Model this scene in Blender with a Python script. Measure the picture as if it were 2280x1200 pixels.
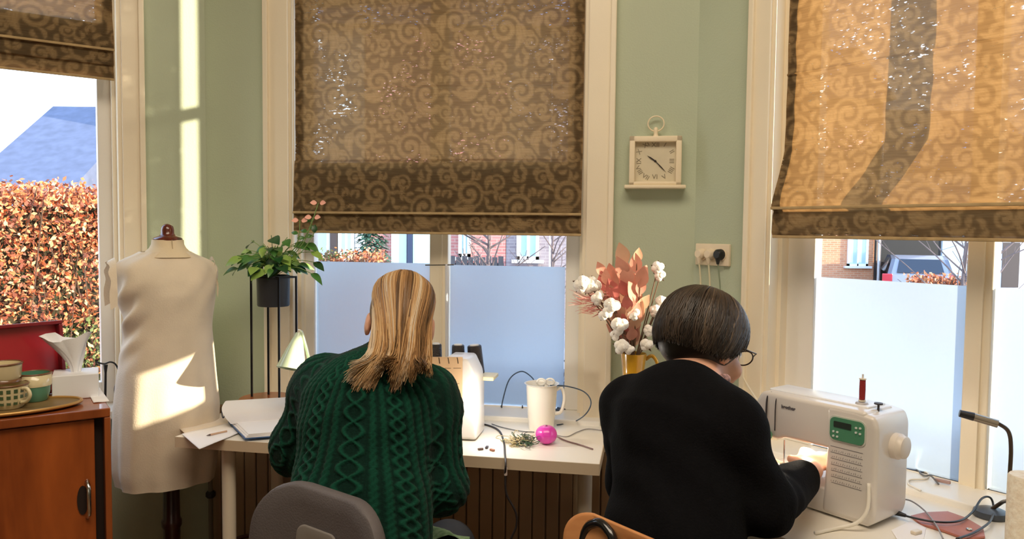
import bpy, bmesh, math, random
import numpy as np
from mathutils import Vector, Matrix
random.seed(7); RNG = np.random.default_rng(11)
for o in list(bpy.data.objects): bpy.data.objects.remove(o)
SC = bpy.context.scene; COL = SC.collection
PI = math.pi

# ------------------------------------------------------------------ camera, world, sun, lights, exposure
FPX, PITCH, ROLL, ZC = 1700.0, math.radians(3.03), math.radians(0.6), 1.38
_F = Vector((0, math.cos(PITCH), -math.sin(PITCH)))
_r0 = Vector((1, 0, 0)); _u0 = Vector((0, math.sin(PITCH), math.cos(PITCH)))
_U = _u0*math.cos(ROLL) - _r0*math.sin(ROLL); _R = _r0*math.cos(ROLL) + _u0*math.sin(ROLL)
CAM = Vector((0, 0, ZC))
cd = bpy.data.cameras.new('camera'); cam = bpy.data.objects.new('camera', cd); COL.objects.link(cam)
cd.sensor_width = 36; cd.lens = FPX/2280*36; cd.clip_start = 0.05; cd.clip_end = 300
m = Matrix.Identity(4)
for i in range(3): m[i][0] = _R[i]; m[i][1] = _U[i]; m[i][2] = -_F[i]; m[i][3] = CAM[i]
cam.matrix_world = m; SC.camera = cam
SC.view_settings.view_transform = 'Standard'; SC.view_settings.look = 'None'
SC.view_settings.gamma = 1; SC.view_settings.use_curve_mapping = False; SC.view_settings.exposure = 0.46
SC.cycles.use_denoising = True
SC.cycles.max_bounces = 8; SC.cycles.diffuse_bounces = 4; SC.cycles.transmission_bounces = 8; SC.cycles.transparent_max_bounces = 12
SC.cycles.caustics_reflective = False; SC.cycles.caustics_refractive = False
SC.cycles.sample_clamp_indirect = 6

w = bpy.data.worlds.new('sky'); SC.world = w; w.use_nodes = True
nt = w.node_tree; nt.nodes.clear()
wo = nt.nodes.new('ShaderNodeOutputWorld'); bg = nt.nodes.new('ShaderNodeBackground')
tc = nt.nodes.new('ShaderNodeTexCoord'); sp = nt.nodes.new('ShaderNodeSeparateXYZ'); cr = nt.nodes.new('ShaderNodeValToRGB')
nt.links.new(tc.outputs['Generated'], sp.inputs[0]); nt.links.new(sp.outputs['Z'], cr.inputs[0])
cr.color_ramp.elements[0].position = 0.0; cr.color_ramp.elements[0].color = (0.97, 0.98, 1.0, 1)
cr.color_ramp.elements[1].position = 0.8; cr.color_ramp.elements[1].color = (0.34, 0.52, 0.86, 1)
e = cr.color_ramp.elements.new(0.2); e.color = (0.72, 0.83, 1.0, 1)
nt.links.new(cr.outputs[0], bg.inputs['Color']); bg.inputs['Strength'].default_value = 3.0
nt.links.new(bg.outputs[0], wo.inputs[0])

SUN_D = Vector((-1.89, 0.525, -0.375)).normalized()
sd = bpy.data.lights.new('sun', 'SUN'); sd.energy = 8.8; sd.angle = math.radians(0.5); sd.color = (1.0, 0.84, 0.62)
so = bpy.data.objects.new('sun', sd); COL.objects.link(so); so.rotation_euler = SUN_D.to_track_quat('-Z', 'Y').to_euler()
so.location = (8, -1, 4)
def area(name, loc, target, sx, sy, power, col):
    d = bpy.data.lights.new(name, 'AREA'); d.shape = 'RECTANGLE'; d.size = sx; d.size_y = sy; d.energy = power; d.color = col
    o = bpy.data.objects.new(name, d); COL.objects.link(o); o.location = loc
    o.rotation_euler = (Vector(target) - Vector(loc)).to_track_quat('-Z', 'Y').to_euler(); return o
area('ceiling_light', (-0.1, 0.75, 3.0), (-0.1, 1.1, 0), 2.0, 1.2, 40, (1.0, 0.85, 0.66))
area('room_fill', (0.2, -2.6, 1.9), (0, 2.2, 1.3), 3.0, 1.8, 7, (1.0, 0.87, 0.70))  # unseen fill light added behind the camera to brighten the room

# ------------------------------------------------------------------ picture-to-place helpers (used only to measure positions)
def ray(px, py): return _F + _R*((px-1140)/FPX) - _U*((py-600)/FPX)
def at_y(px, py, Y): r = ray(px, py); return CAM + r*(Y/r.y)
def at_z(px, py, z): r = ray(px, py); return CAM + r*((z-ZC)/r.z)
def proj(p):
    d = Vector(p)-CAM; zf = d.dot(_F); return (1140+FPX*d.dot(_R)/zf, 600-FPX*d.dot(_U)/zf)
class Wall:
    def __init__(s, o, deg_u, sign=1):
        s.o = Vector((o[0], o[1], 0)); a = math.radians(deg_u)
        s.u = Vector((math.cos(a), math.sin(a), 0)); s.n = Vector((-s.u.y, s.u.x, 0))
        if s.n.dot(Vector((0, 1.0, 0))-s.o) < 0: s.n = -s.n
    def hit(s, px, py, off=0.0):
        r = ray(px, py); o = s.o + s.n*off; t = (o-CAM).dot(s.n)/r.dot(s.n); return CAM + r*t
    def uz(s, px, py, off=0.0):
        p = s.hit(px, py, off); return ((p-s.o).dot(s.u), p.z)
    def pt(s, u, z, off=0.0): p = s.o + s.u*u + s.n*off; return Vector((p.x, p.y, z))
    def M(s, u=0, z=0, off=0):   # local axes x=u, y=outward, z=up
        p = s.pt(u, z, off); M = Matrix.Identity(4)
        for i in range(3): M[i][0] = s.u[i]; M[i][1] = -s.n[i]; M[i][3] = p[i]
        return M
WC = Wall((0, 2.55), -10)
cR = WC.hit(1548, 450); cL = WC.hit(458, 300)
WR = Wall((cR.x, cR.y), -53)
WL = Wall((cL.x, cL.y), 180+35)
UL, UR = WC.uz(458, 300)[0], WC.uz(1548, 450)[0]

# ------------------------------------------------------------------ materials
def lin(c):
    return tuple((x/255/12.92 if x/255 <= .04045 else ((x/255+.055)/1.055)**2.4) for x in c)
MATS = {}
def mat(name, rgb, rough=.5, metal=0., var=0., vs=8., bump=0., bs=60., rgb2=None, emit=None, es=1., coat=0., trans=0., spec=.5, stretch=(1,1,1), sheen=0., detail=3):
    if name in MATS: return MATS[name]
    M = bpy.data.materials.new(name); M.use_nodes = True; nt = M.node_tree; b = nt.nodes['Principled BSDF']
    c = lin(rgb)+(1,)
    b.inputs['Base Color'].default_value = c; b.inputs['Roughness'].default_value = rough; b.inputs['Metallic'].default_value = metal
    b.inputs['Specular IOR Level'].default_value = spec
    if coat: b.inputs['Coat Weight'].default_value = coat
    if trans: b.inputs['Transmission Weight'].default_value = trans
    if sheen: b.inputs['Sheen Weight'].default_value = sheen
    if emit: b.inputs['Emission Color'].default_value = lin(emit)+(1,); b.inputs['Emission Strength'].default_value = es
    tc = nt.nodes.new('ShaderNodeTexCoord'); mp = nt.nodes.new('ShaderNodeMapping'); mp.inputs['Scale'].default_value = stretch
    nt.links.new(tc.outputs['Object'], mp.inputs[0])
    if var or rgb2:
        n = nt.nodes.new('ShaderNodeTexNoise'); n.inputs['Scale'].default_value = vs; n.inputs['Detail'].default_value = detail
        nt.links.new(mp.outputs[0], n.inputs['Vector'])
        r = nt.nodes.new('ShaderNodeValToRGB'); r.color_ramp.elements[0].position = .3; r.color_ramp.elements[1].position = .7
        c2 = lin(rgb2) if rgb2 else tuple(x*(1-var) for x in c[:3])
        c1 = c[:3] if rgb2 else tuple(min(1, x*(1+var)) for x in c[:3])
        r.color_ramp.elements[0].color = c2+(1,); r.color_ramp.elements[1].color = tuple(c1)+(1,)
        nt.links.new(n.outputs['Fac'], r.inputs[0]); nt.links.new(r.outputs[0], b.inputs['Base Color'])
    if bump:
        n = nt.nodes.new('ShaderNodeTexNoise'); n.inputs['Scale'].default_value = bs; n.inputs['Detail'].default_value = 4
        nt.links.new(mp.outputs[0], n.inputs['Vector'])
        bp = nt.nodes.new('ShaderNodeBump'); bp.inputs['Strength'].default_value = bump; bp.inputs['Distance'].default_value = .01
        nt.links.new(n.outputs['Fac'], bp.inputs['Height']); nt.links.new(bp.outputs[0], b.inputs['Normal'])
    MATS[name] = M; return M
def wood(name, c1, c2, rough=.35, scale=6, stretch=(1, 1, .12), dist=4.0, coat=.2):
    if name in MATS: return MATS[name]
    M = bpy.data.materials.new(name); M.use_nodes = True; nt = M.node_tree; b = nt.nodes['Principled BSDF']
    b.inputs['Roughness'].default_value = rough; b.inputs['Coat Weight'].default_value = coat
    tc = nt.nodes.new('ShaderNodeTexCoord'); mp = nt.nodes.new('ShaderNodeMapping'); mp.inputs['Scale'].default_value = stretch
    n = nt.nodes.new('ShaderNodeTexNoise'); n.inputs['Scale'].default_value = scale; n.inputs['Detail'].default_value = 6; n.inputs['Distortion'].default_value = dist
    n2 = nt.nodes.new('ShaderNodeTexNoise'); n2.inputs['Scale'].default_value = scale*9; n2.inputs['Detail'].default_value = 3
    ad = nt.nodes.new('ShaderNodeMath'); ad.operation = 'MULTIPLY_ADD'; ad.inputs[1].default_value = .25
    r = nt.nodes.new('ShaderNodeValToRGB'); r.color_ramp.elements[0].position = .35; r.color_ramp.elements[1].position = .85
    r.color_ramp.elements[0].color = lin(c2)+(1,); r.color_ramp.elements[1].color = lin(c1)+(1,)
    nt.links.new(tc.outputs['Object'], mp.inputs[0]); nt.links.new(mp.outputs[0], n.inputs['Vector']); nt.links.new(mp.outputs[0], n2.inputs['Vector'])
    nt.links.new(n2.outputs['Fac'], ad.inputs[0]); nt.links.new(n.outputs['Fac'], ad.inputs[2])
    nt.links.new(ad.outputs[0], r.inputs[0]); nt.links.new(r.outputs[0], b.inputs['Base Color'])
    MATS[name] = M; return M

# ------------------------------------------------------------------ mesh accumulator
class MB:
    def __init__(s): s.v = []; s.f = []
    def add(s, vs, fs, M=None):
        k = len(s.v)
        for p in vs:
            p = Vector(p); s.v.append(M @ p if M is not None else p)
        for f in fs: s.f.append(tuple(i+k for i in f))
        return s
    def box(s, lo, hi, M=None, taper=1.0, bev=0.0):
        (x0, y0, z0), (x1, y1, z1) = lo, hi
        if bev:
            bm = bmesh.new(); r = bmesh.ops.create_cube(bm, size=1)
            for v in bm.verts: v.co = Vector(((x0+x1)/2+v.co.x*(x1-x0), (y0+y1)/2+v.co.y*(y1-y0), (z0+z1)/2+v.co.z*(z1-z0)))
            bmesh.ops.bevel(bm, geom=list(bm.edges), offset=bev, segments=3, affect='EDGES', profile=.5)
            bm.verts.index_update(); s.add([v.co.copy() for v in bm.verts], [[v.index for v in f.verts] for f in bm.faces], M); bm.free(); return s
        vs = [(x, y, z) for x in (x0, x1) for y in (y0, y1) for z in (z0, z1)]
        return s.add(vs, [(0,1,3,2),(4,6,7,5),(0,4,5,1),(2,3,7,6),(0,2,6,4),(1,5,7,3)], M)
    def tube(s, pts, r, n=8, cap=True, M=None):
        pts = [Vector(p) for p in pts]; N = len(pts)
        rs = r if hasattr(r, '__len__') else [r]*N
        t0 = (pts[1]-pts[0]).normalized(); a = t0.orthogonal().normalized()
        vs = []
        for i in range(N):
            t = (pts[min(i+1, N-1)]-pts[max(i-1, 0)]).normalized()
            a = (a - t*a.dot(t)); a = a.normalized() if a.length > 1e-6 else t.orthogonal().normalized(); b = t.cross(a)
            for k in range(n):
                an = 2*PI*k/n; vs.append(pts[i] + (a*math.cos(an)+b*math.sin(an))*rs[i])
        fs = [(i*n+k, i*n+(k+1) % n, (i+1)*n+(k+1) % n, (i+1)*n+k) for i in range(N-1) for k in range(n)]
        if cap: fs += [tuple(range(n-1, -1, -1)), tuple((N-1)*n+k for k in range(n))]
        return s.add(vs, fs, M)
    def lathe(s, prof, n=24, M=None, cap=True, sx=1., sy=1.):
        vs = [(r*math.cos(2*PI*k/n)*sx, r*math.sin(2*PI*k/n)*sy, z) for r, z in prof for k in range(n)]
        N = len(prof)
        fs = [(i*n+k, i*n+(k+1) % n, (i+1)*n+(k+1) % n, (i+1)*n+k) for i in range(N-1) for k in range(n)]
        if cap: fs += [tuple(range(n-1, -1, -1)), tuple((N-1)*n+k for k in range(n))]
        return s.add(vs, fs, M)
    def prism(s, poly, z0, z1, M=None):
        n = len(poly)
        vs = [(x, y, z0) for x, y in poly]+[(x, y, z1) for x, y in poly]
        fs = [tuple(range(n-1, -1, -1)), tuple(range(n, 2*n))]+[(i, (i+1) % n, n+(i+1) % n, n+i) for i in range(n)]
        return s.add(vs, fs, M)
    def ell(s, c, r, n=12, m=8, M=None):
        c = Vector(c); rr = r if hasattr(r, '__len__') else (r, r, r)
        vs = []; 
        for i in range(m+1):
            th = PI*min(max(i/m, .001), .999)
            for k in range(n):
                a = 2*PI*k/n; vs.append(c+Vector((rr[0]*math.sin(th)*math.cos(a), rr[1]*math.sin(th)*math.sin(a), rr[2]*math.cos(th))))
        fs = [(i*n+k, (i+1)*n+k, (i+1)*n+(k+1) % n, i*n+(k+1) % n) for i in range(m) for k in range(n)]
        return s.add(vs, fs, M)
    def build(s, name, mt, parent=None, smooth=False, label=None, fix=True, kind=None):
        return mkobj(name, s.v, s.f, mt, parent, smooth, label, fix, kind)
def mkobj(name, v, f, mt, parent=None, smooth=False, label=None, fix=True, kind=None, mats=None):
    me = bpy.data.meshes.new(name)
    V = np.array([tuple(p) for p in v], dtype=float) if not isinstance(v, np.ndarray) else v.astype(float).copy()
    if parent is not None:
        loc = Vector((0, 0, 0)); q = parent
        while q is not None: loc += q.location; q = q.parent
    else:
        loc = Vector(((V[:, 0].min()+V[:, 0].max())/2, (V[:, 1].min()+V[:, 1].max())/2, V[:, 2].min()))
    V = V - np.array(loc)
    me.from_pydata(V.tolist(), [], f.tolist() if isinstance(f, np.ndarray) else f)
    if fix:
        bm = bmesh.new(); bm.from_mesh(me); bmesh.ops.recalc_face_normals(bm, faces=bm.faces); bm.to_mesh(me); bm.free()
    if smooth:
        me.polygons.foreach_set('use_smooth', [True]*len(me.polygons))
        if smooth == 'auto': 
            try: me.set_sharp_from_angle(angle=math.radians(40))
            except Exception: pass
    me.materials.append(mt)
    o = bpy.data.objects.new(name, me); COL.objects.link(o)
    if parent is not None: o.parent = parent
    else: o.location = loc
    if label: o['label'] = label
    if kind: o['kind'] = kind
    return o
def tag(o, label, cat, group=None):
    o['label'] = label; o['category'] = cat
    if group: o['group'] = group
    return o
def thing(name, label, cat, loc, group=None):
    o = bpy.data.objects.new(name, None); COL.objects.link(o); o.location = Vector(loc); o.empty_display_size = .05
    return tag(o, label, cat, group)
def struct(name, loc=(0, 0, 0)):
    o = bpy.data.objects.new(name, None); COL.objects.link(o); o.location = Vector(loc); o['kind'] = 'structure'; return o
def copy_tree(o, parent=None):
    c = o.copy(); COL.objects.link(c); c.parent = parent
    for ch in list(o.children): copy_tree(ch, c)
    return c
def smooth_path(pts, n=8):
    P = [Vector(p) for p in pts]; P = [P[0]*2-P[1]]+P+[P[-1]*2-P[-2]]; out = []
    for i in range(1, len(P)-2):
        for k in range(n):
            t = k/n; a, b, c, d = P[i-1], P[i], P[i+1], P[i+2]
            out.append(.5*((2*b)+(c-a)*t+(2*a-5*b+4*c-d)*t*t+(3*b-a-3*c+d)*t**3))
    out.append(P[-2]); return out
def frameM(o, x, y, z):
    M = Matrix.Identity(4)
    for i in range(3): M[i][0] = x[i]; M[i][1] = y[i]; M[i][2] = z[i]; M[i][3] = o[i]
    return M
def TR(x, y, z): return Matrix.Translation((x, y, z))
def RZ(a): return Matrix.Rotation(a, 4, 'Z')
def RX(a): return Matrix.Rotation(a, 4, 'X')
def RY(a): return Matrix.Rotation(a, 4, 'Y')
def text_mb(mb, s, size, M, depth=.0006, align='CENTER', bold=0.0):
    cu = bpy.data.curves.new('t', 'FONT'); cu.body = s; cu.size = size; cu.extrude = depth; cu.align_x = align; cu.align_y = 'CENTER'; cu.offset = bold; cu.resolution_u = 3
    ob = bpy.data.objects.new('t', cu); COL.objects.link(ob)
    me = ob.to_mesh() if False else bpy.data.meshes.new_from_object(ob.evaluated_get(bpy.context.evaluated_depsgraph_get()))
    mb.add([v.co.copy() for v in me.vertices], [tuple(p.vertices) for p in me.polygons], M)
    bpy.data.objects.remove(ob); bpy.data.curves.remove(cu); bpy.data.meshes.remove(me)

# ------------------------------------------------------------------ room shell
def paint(name, rgb, bump=.12, rough=.6):
    return mat(name, rgb, rough=rough, var=.04, vs=2.5, bump=bump, bs=180)
GREEN = paint('sage_wall_paint', (184, 194, 170))
CREAM = paint('cream_trim_paint', (240, 228, 204), bump=.03, rough=.4)
WHITEP = paint('white_frame_paint', (238, 234, 226), bump=.02, rough=.35)
ZCEIL, TH = 3.05, 0.12
Z_OP0, Z_OP1 = 0.765, 2.72           # window opening
def uL(px, py=300): return WL.uz(px, py)[0]
def uR(px, py=300): return WR.uz(px, py)[0]
def uC(px, py=500): return WC.uz(px, py)[0]
OPC = (uC(648), uC(1306)); OPL = (uL(272, 400), uL(272, 400)+1.02); OPR = (uR(1712, 560), 1.30)
off = -.08
mr0 = WR.uz(2162, 580, off)[0]; mr1 = WR.uz(2222, 580, off)[0]; gr0 = WR.uz(1822, 580, off)[0]
OPR = (OPR[0], (mr1+(mr0-gr0))+.06)
TW = dict(c=.088, l=.085, r=.078)
def wall_with_opening(name, W, u0, u1, op):
    mb = MB(); M = W.M()
    mb.box((u0, 0, 0), (op[0], TH, ZCEIL), M); mb.box((op[1], 0, 0), (u1, TH, ZCEIL), M)
    mb.box((op[0], 0, 0), (op[1], TH, Z_OP0-.03), M); mb.box((op[0], 0, Z_OP1), (op[1], TH, ZCEIL), M)
    o = mb.build(name, GREEN); o['kind'] = 'structure'; return o
wall_with_opening('wall_front', WC, UL-.06, UR+.06, OPC)
wall_with_opening('wall_left', WL, -.06, 2.3, OPL)
wall_with_opening('wall_right', WR, -.06, 2.1, OPR)
eL = WL.pt(2.3, 0); eR = WR.pt(2.1, 0)
def simple_wall(name, a, b, mt=GREEN):
    a = Vector((a[0], a[1], 0)); b = Vector((b[0], b[1], 0)); u = (b-a).normalized(); n = Vector((-u.y, u.x, 0))
    if n.dot(Vector((0, 0, 0))-a) > 0: n = -n
    mb = MB().add([a, b, b+n*.12, a+n*.12]+[p+Vector((0, 0, ZCEIL)) for p in (a, b, b+n*.12, a+n*.12)], [(0,1,2,3),(4,7,6,5),(0,4,5,1),(1,5,6,2),(2,6,7,3),(3,7,4,0)])
    o = mb.build(name, mt); o['kind'] = 'structure'
simple_wall('wall_side_left', (eL.x, eL.y), (eL.x, -3.2))
simple_wall('wall_side_right', (eR.x+.9, eR.y), (eR.x+.9, -3.2))
simple_wall('wall_return_right', (eR.x, eR.y), (eR.x+1.0, eR.y))
simple_wall('wall_back', (eL.x-.1, -3.2), (eR.x+1.0, -3.2), paint('back_wall_paint', (214, 204, 184)))
fp = [(cL.x, cL.y), (cR.x, cR.y), (eR.x, eR.y), (eR.x+1.0, eR.y), (eR.x+1.0, -3.25), (eL.x-.05, -3.25), (eL.x-.05, eL.y)]
def grow(poly, d):
    cx = sum(p[0] for p in poly)/len(poly); cy = sum(p[1] for p in poly)/len(poly)
    return [(cx+(x-cx)*(1+d), cy+(y-cy)*(1+d)) for x, y in poly]
o = MB().prism(grow(fp, .03), -.05, 0).build('floor', wood('oak_floor', (150, 112, 76), (112, 78, 48), rough=.4, scale=3, stretch=(1, .15, 1))); o['kind'] = 'structure'
o = MB().prism(grow(fp, .03), ZCEIL, ZCEIL+.08).build('ceiling', mat('ceiling_paint', (236, 230, 216), rough=.7, bump=.05)); o['kind'] = 'structure'
mb = MB(); 
for W, a, b in ((WC, UL, UR), (WL, 0, 2.3), (WR, 0, 2.1)): mb.box((a, -.018, 0), (b, 0, .12), W.M())
# baseboards, one per wall
for nm, W, a, b in (('baseboard_front', WC, UL, UR), ('baseboard_left', WL, .02, 2.3), ('baseboard_right', WR, .02, 2.1)):
    o = MB().box((a, -.018, 0), (b, 0, .12), W.M(), bev=.004).build(nm, CREAM); o['kind'] = 'structure'

# ------------------------------------------------------------------ glass and frosted film
def glass_mat():
    M = bpy.data.materials.new('window_glass'); M.use_nodes = True; nt = M.node_tree; nt.nodes.clear()
    o = nt.nodes.new('ShaderNodeOutputMaterial'); mx = nt.nodes.new('ShaderNodeMixShader'); t = nt.nodes.new('ShaderNodeBsdfTransparent'); g = nt.nodes.new('ShaderNodeBsdfGlossy')
    f0 = nt.nodes.new('ShaderNodeLayerWeight'); f0.inputs[0].default_value = .5; pw = nt.nodes.new('ShaderNodeMath'); pw.operation = 'POWER'; pw.inputs[1].default_value = 5; nt.links.new(f0.outputs['Facing'], pw.inputs[0])
    f = nt.nodes.new('ShaderNodeMath'); f.operation = 'MULTIPLY_ADD'; f.inputs[1].default_value = .6; f.inputs[2].default_value = .035; nt.links.new(pw.outputs[0], f.inputs[0])
    t.inputs[0].default_value = (.97, .985, .98, 1); g.inputs['Roughness'].default_value = .01
    n = nt.nodes.new('ShaderNodeTexNoise'); n.inputs['Scale'].default_value = 1.5; bp = nt.nodes.new('ShaderNodeBump'); bp.inputs['Strength'].default_value = .02
    nt.links.new(n.outputs['Fac'], bp.inputs['Height']); nt.links.new(bp.outputs[0], g.inputs['Normal'])
    nt.links.new(f.outputs[0], mx.inputs[0]); nt.links.new(t.outputs[0], mx.inputs[1]); nt.links.new(g.outputs[0], mx.inputs[2]); nt.links.new(mx.outputs[0], o.inputs[0]); return M
GLASS = glass_mat()
def film_mat():
    M = bpy.data.materials.new('frosted_film'); M.use_nodes = True; nt = M.node_tree; nt.nodes.clear()
    o = nt.nodes.new('ShaderNodeOutputMaterial'); mx = nt.nodes.new('ShaderNodeMixShader'); t = nt.nodes.new('ShaderNodeBsdfTranslucent'); g = nt.nodes.new('ShaderNodeBsdfRefraction')
    g.inputs['IOR'].default_value = 1.12; g.inputs['Roughness'].default_value = .55; g.inputs['Color'].default_value = (.84, .95, 1.0, 1)
    n = nt.nodes.new('ShaderNodeTexNoise'); n.inputs['Scale'].default_value = 45; n.inputs['Detail'].default_value = 5
    r = nt.nodes.new('ShaderNodeValToRGB'); r.color_ramp.elements[0].color = (.86, .90, .95, 1); r.color_ramp.elements[1].color = (.95, .97, 1.0, 1)
    nt.links.new(n.outputs['Fac'], r.inputs[0]); nt.links.new(r.outputs[0], t.inputs[0])
    mx.inputs[0].default_value = .66
    d = nt.nodes.new('ShaderNodeBsdfDiffuse'); d.inputs[0].default_value = (.85, .88, .9, 1); m2 = nt.nodes.new('ShaderNodeMixShader'); m2.inputs[0].default_value = .12
    nt.links.new(t.outputs[0], mx.inputs[1]); nt.links.new(g.outputs[0], mx.inputs[2])
    nt.links.new(mx.outputs[0], m2.inputs[1]); nt.links.new(d.outputs[0], m2.inputs[2]); nt.links.new(m2.outputs[0], o.inputs[0]); return M
FILM = film_mat()

# ------------------------------------------------------------------ windows
def window(n, W, op, tw, glass_z0, film_z, mull, side=(.055, .055), mw=.03, trims=True, twr=None):
    """op=(u0,u1) clear opening; glass panes set back; one mullion"""
    R = struct('window_%d' % n, W.pt((op[0]+op[1])/2, Z_OP0)); M = W.M()
    u0, u1 = op; twr = twr or tw
    # casing on the wall face with a raised outer bead
    for a, b, s in ((u0-tw, u0, -1), (u1, u1+twr, 1)):
        mb = MB(); mb.box((a, -.022, .655), (b, 0, Z_OP1+tw), M, bev=.003)
        if s < 0: mb.box((a, -.034, .655), (a+.018, -.02, Z_OP1+tw), M, bev=.003)
        else: mb.box((b-.018, -.034, .655), (b, -.02, Z_OP1+tw), M, bev=.003)
        mb.build('casing', CREAM, R)
    MB().box((u0, -.022, Z_OP1), (u1, 0, Z_OP1+tw), M, bev=.003).build('casing', CREAM, R)
    # stepped jamb lining
    for a, s in ((u0, 1), (u1, -1)):
        mb = MB(); 
        mb.box((min(a, a+s*.012), -.012, Z_OP0), (max(a, a+s*.012), .035, Z_OP1), M)
        mb.box((min(a, a+s*.024), .03, Z_OP0), (max(a, a+s*.024), TH, Z_OP1), M)
        mb.build('jamb', CREAM, R)
    MB().box((u0, -.005, Z_OP1-.02), (u1, TH, Z_OP1), M).build('jamb', CREAM, R)
    MB().box((u0-.06, -.075, Z_OP0-.028), (u1+.06, TH-.01, Z_OP0), M, bev=.004).build('window_sill', WHITEP, R)
    gy0, gy1 = .062, .10
    g0, g1 = u0+side[0], u1-side[1]
    for a, b in ((u0+.02, g0), (g1, u1-.02)):
        mb = MB().box((a, gy0, Z_OP0), (b, gy1, Z_OP1), M, bev=.003)
        mb.build('stile', WHITEP, R)
    MB().box((g0, gy0, Z_OP0), (g1, gy1, glass_z0), M, bev=.003).build('bottom_rail', WHITEP, R)
    MB().box((g0, gy0, Z_OP1-.06), (g1, gy1, Z_OP1), M, bev=.003).build('top_rail', WHITEP, R)
    MB().box((g0, gy0+.008, 2.16), (g1, gy1, 2.20), M, bev=.003).build('transom', WHITEP, R)
    edges = [g0]
    for (ma, mb_) in mull:
        m_ = MB().box((ma, gy0-.004, glass_z0), (mb_, gy1, Z_OP1-.05), M, bev=.004)
        m_.box((ma+(mb_-ma)*.62, gy0-.012, glass_z0), (ma+(mb_-ma)*.70, gy0-.002, Z_OP1-.05), M)
        m_.build('mullion', CREAM, R); edges += [ma, mb_]
    edges.append(g1)
    for i in range(0, len(edges), 2):
        a, b = edges[i], edges[i+1]
        MB().box((a-.004, .079, glass_z0-.004), (b+.004, .083, Z_OP1-.056), M).build('pane', GLASS, R)
        if film_z:
            MB().box((a+.004, .0765, glass_z0+.002), (b-.004, .0775, film_z[min(i//2, len(film_z)-1)]), M).build('frosted_film', FILM, R)
    return R
off = -.08
fzC = WC.uz(830, 584, off)[1]; fzC2 = WC.uz(1130, 592, off)[1]
window(1, WC, OPC, .088, WC.uz(1120, 902, off)[1], (fzC, fzC2), [(WC.uz(960, 600, off)[0], WC.uz(1001, 600, off)[0])],
       side=(WC.uz(704, 600, off)[0]-OPC[0], OPC[1]-WC.uz(1261, 600, off)[0]))
window(2, WR, OPR, OPR[0]-uR(1667, 560), WR.uz(2145, 1089, off)[1], (WR.uz(1850, 618, off)[1], WR.uz(2250, 642, off)[1]), [(mr0, mr1)], side=(gr0-OPR[0], .06), twr=.08)
gl0 = WL.uz(219, 500, off)[0]
window(3, WL, OPL, uL(272, 400)-uL(322, 400), .84, None, [(OPL[0]+.72, OPL[0]+.75)], side=(gl0-OPL[0], .055))

# ------------------------------------------------------------------ damask roman blinds
def damask_tile(nx=260, ny=312, wx=.36, wz=.43):
    X, Z = np.meshgrid((np.arange(nx)+.5)/nx*wx, (np.arange(ny)+.5)/ny*wz, indexing='ij'); D = np.full((nx, ny), 1e3)
    E = np.full((nx, ny), 1e3)
    def dab(x, z, r):
        dx = np.abs(X-x) % wx; dx = np.minimum(dx, wx-dx); dz = np.abs(Z-z) % wz; dz = np.minimum(dz, wz-dz)
        np.minimum(D, np.sqrt(dx*dx+dz*dz)-r, out=D)
    def stroke(pts, r0, r1, mid=None):
        n = len(pts)
        for i, (x, z) in enumerate(pts):
            t = i/(n-1); r = r0+(r1-r0)*t
            if mid: r += mid*math.sin(PI*t)
            dab(x, z, max(r, .0012))
    def spiral(cx, cz, R, a0, h, turns=1.6, w=.0085):
        P = []
        for i in range(70):
            t = i/69; a = a0+h*t*turns*2*PI; r = R*(1-t)**.85+.003
            P.append((cx+r*math.cos(a), cz+r*math.sin(a)))
        stroke(P, w*.45, w*.75, w*.35); dab(cx, cz, w*.9); return P[0]
    def leaf(x, z, a, L, wd, curl=1.2):
        P = []; 
        for i in range(26):
            t = i/25; P.append((x, z)); x += math.cos(a)*L/25; z += math.sin(a)*L/25; a += curl/25
        stroke(P, .001, .001, wd)
    for (x, z, R, a0, h, tn, w_) in ((.070, .085, .050, .4, 1, 1.6, .0095), (.245, .120, .046, 2.6, -1, 1.5, .009), (.135, .285, .050, 3.9, -1, 1.6, .0095), (.305, .335, .050, 5.2, 1, 1.6, .0095),
                                 (.165, .035, .024, 1.0, -1, 1.2, .006), (.330, .045, .022, 3.0, 1, 1.2, .006), (.020, .205, .026, .2, 1, 1.3, .006), (.210, .215, .023, 4.4, -1, 1.2, .006), (.050, .375, .027, 2.2, -1, 1.3, .0065), (.215, .395, .024, .8, 1, 1.2, .006), (.330, .225, .024, 5.6, -1, 1.2, .006)):
        sx, sz = spiral(x, z, R, a0, h, tn, w_); ta = a0-h*PI/2; L = R*2.1
        leaf(sx, sz, ta, L, w_*1.15, h*-1.1); leaf(sx, sz, ta-h*.7, L*.75, w_*.9, h*1.3); leaf(sx, sz, ta+h*.55, L*.8, w_*.9, -h*1.6)
        if R > .04:
            for q in (1.3, 2.6, 4.0): b_ = a0+h*q; leaf(x+(R*.95)*math.cos(b_), z+(R*.95)*math.sin(b_), b_-h*.9, R*.9, .006, h*1.6)
    rg = np.random.default_rng(21); k = 0
    for _ in range(900):
        x, z = rg.uniform(0, wx), rg.uniform(0, wz)
        if D[int(x/wx*nx) % nx, int(z/wz*ny) % ny] > .0115:
            a = rg.uniform(0, 2*PI); c = rg.choice([-1, 1]); leaf(x-.014*math.cos(a), z-.014*math.sin(a), a, .034, .0062, c*1.9); k += 1
        if k > 60: break
    v = 1/(1+np.exp(D/.0012)); inner = np.exp(-((D+.0045)/.0014)**2)
    return np.clip(v-.3*inner, 0, 1), wx, wz
TILE, TWX, TWZ = damask_tile()
def tile_at(u, z):
    nx, ny = TILE.shape; i = (np.floor(u/TWX*nx).astype(int)) % nx; j = (np.floor(z/TWZ*ny).astype(int)) % ny; return TILE[i, j]
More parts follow.
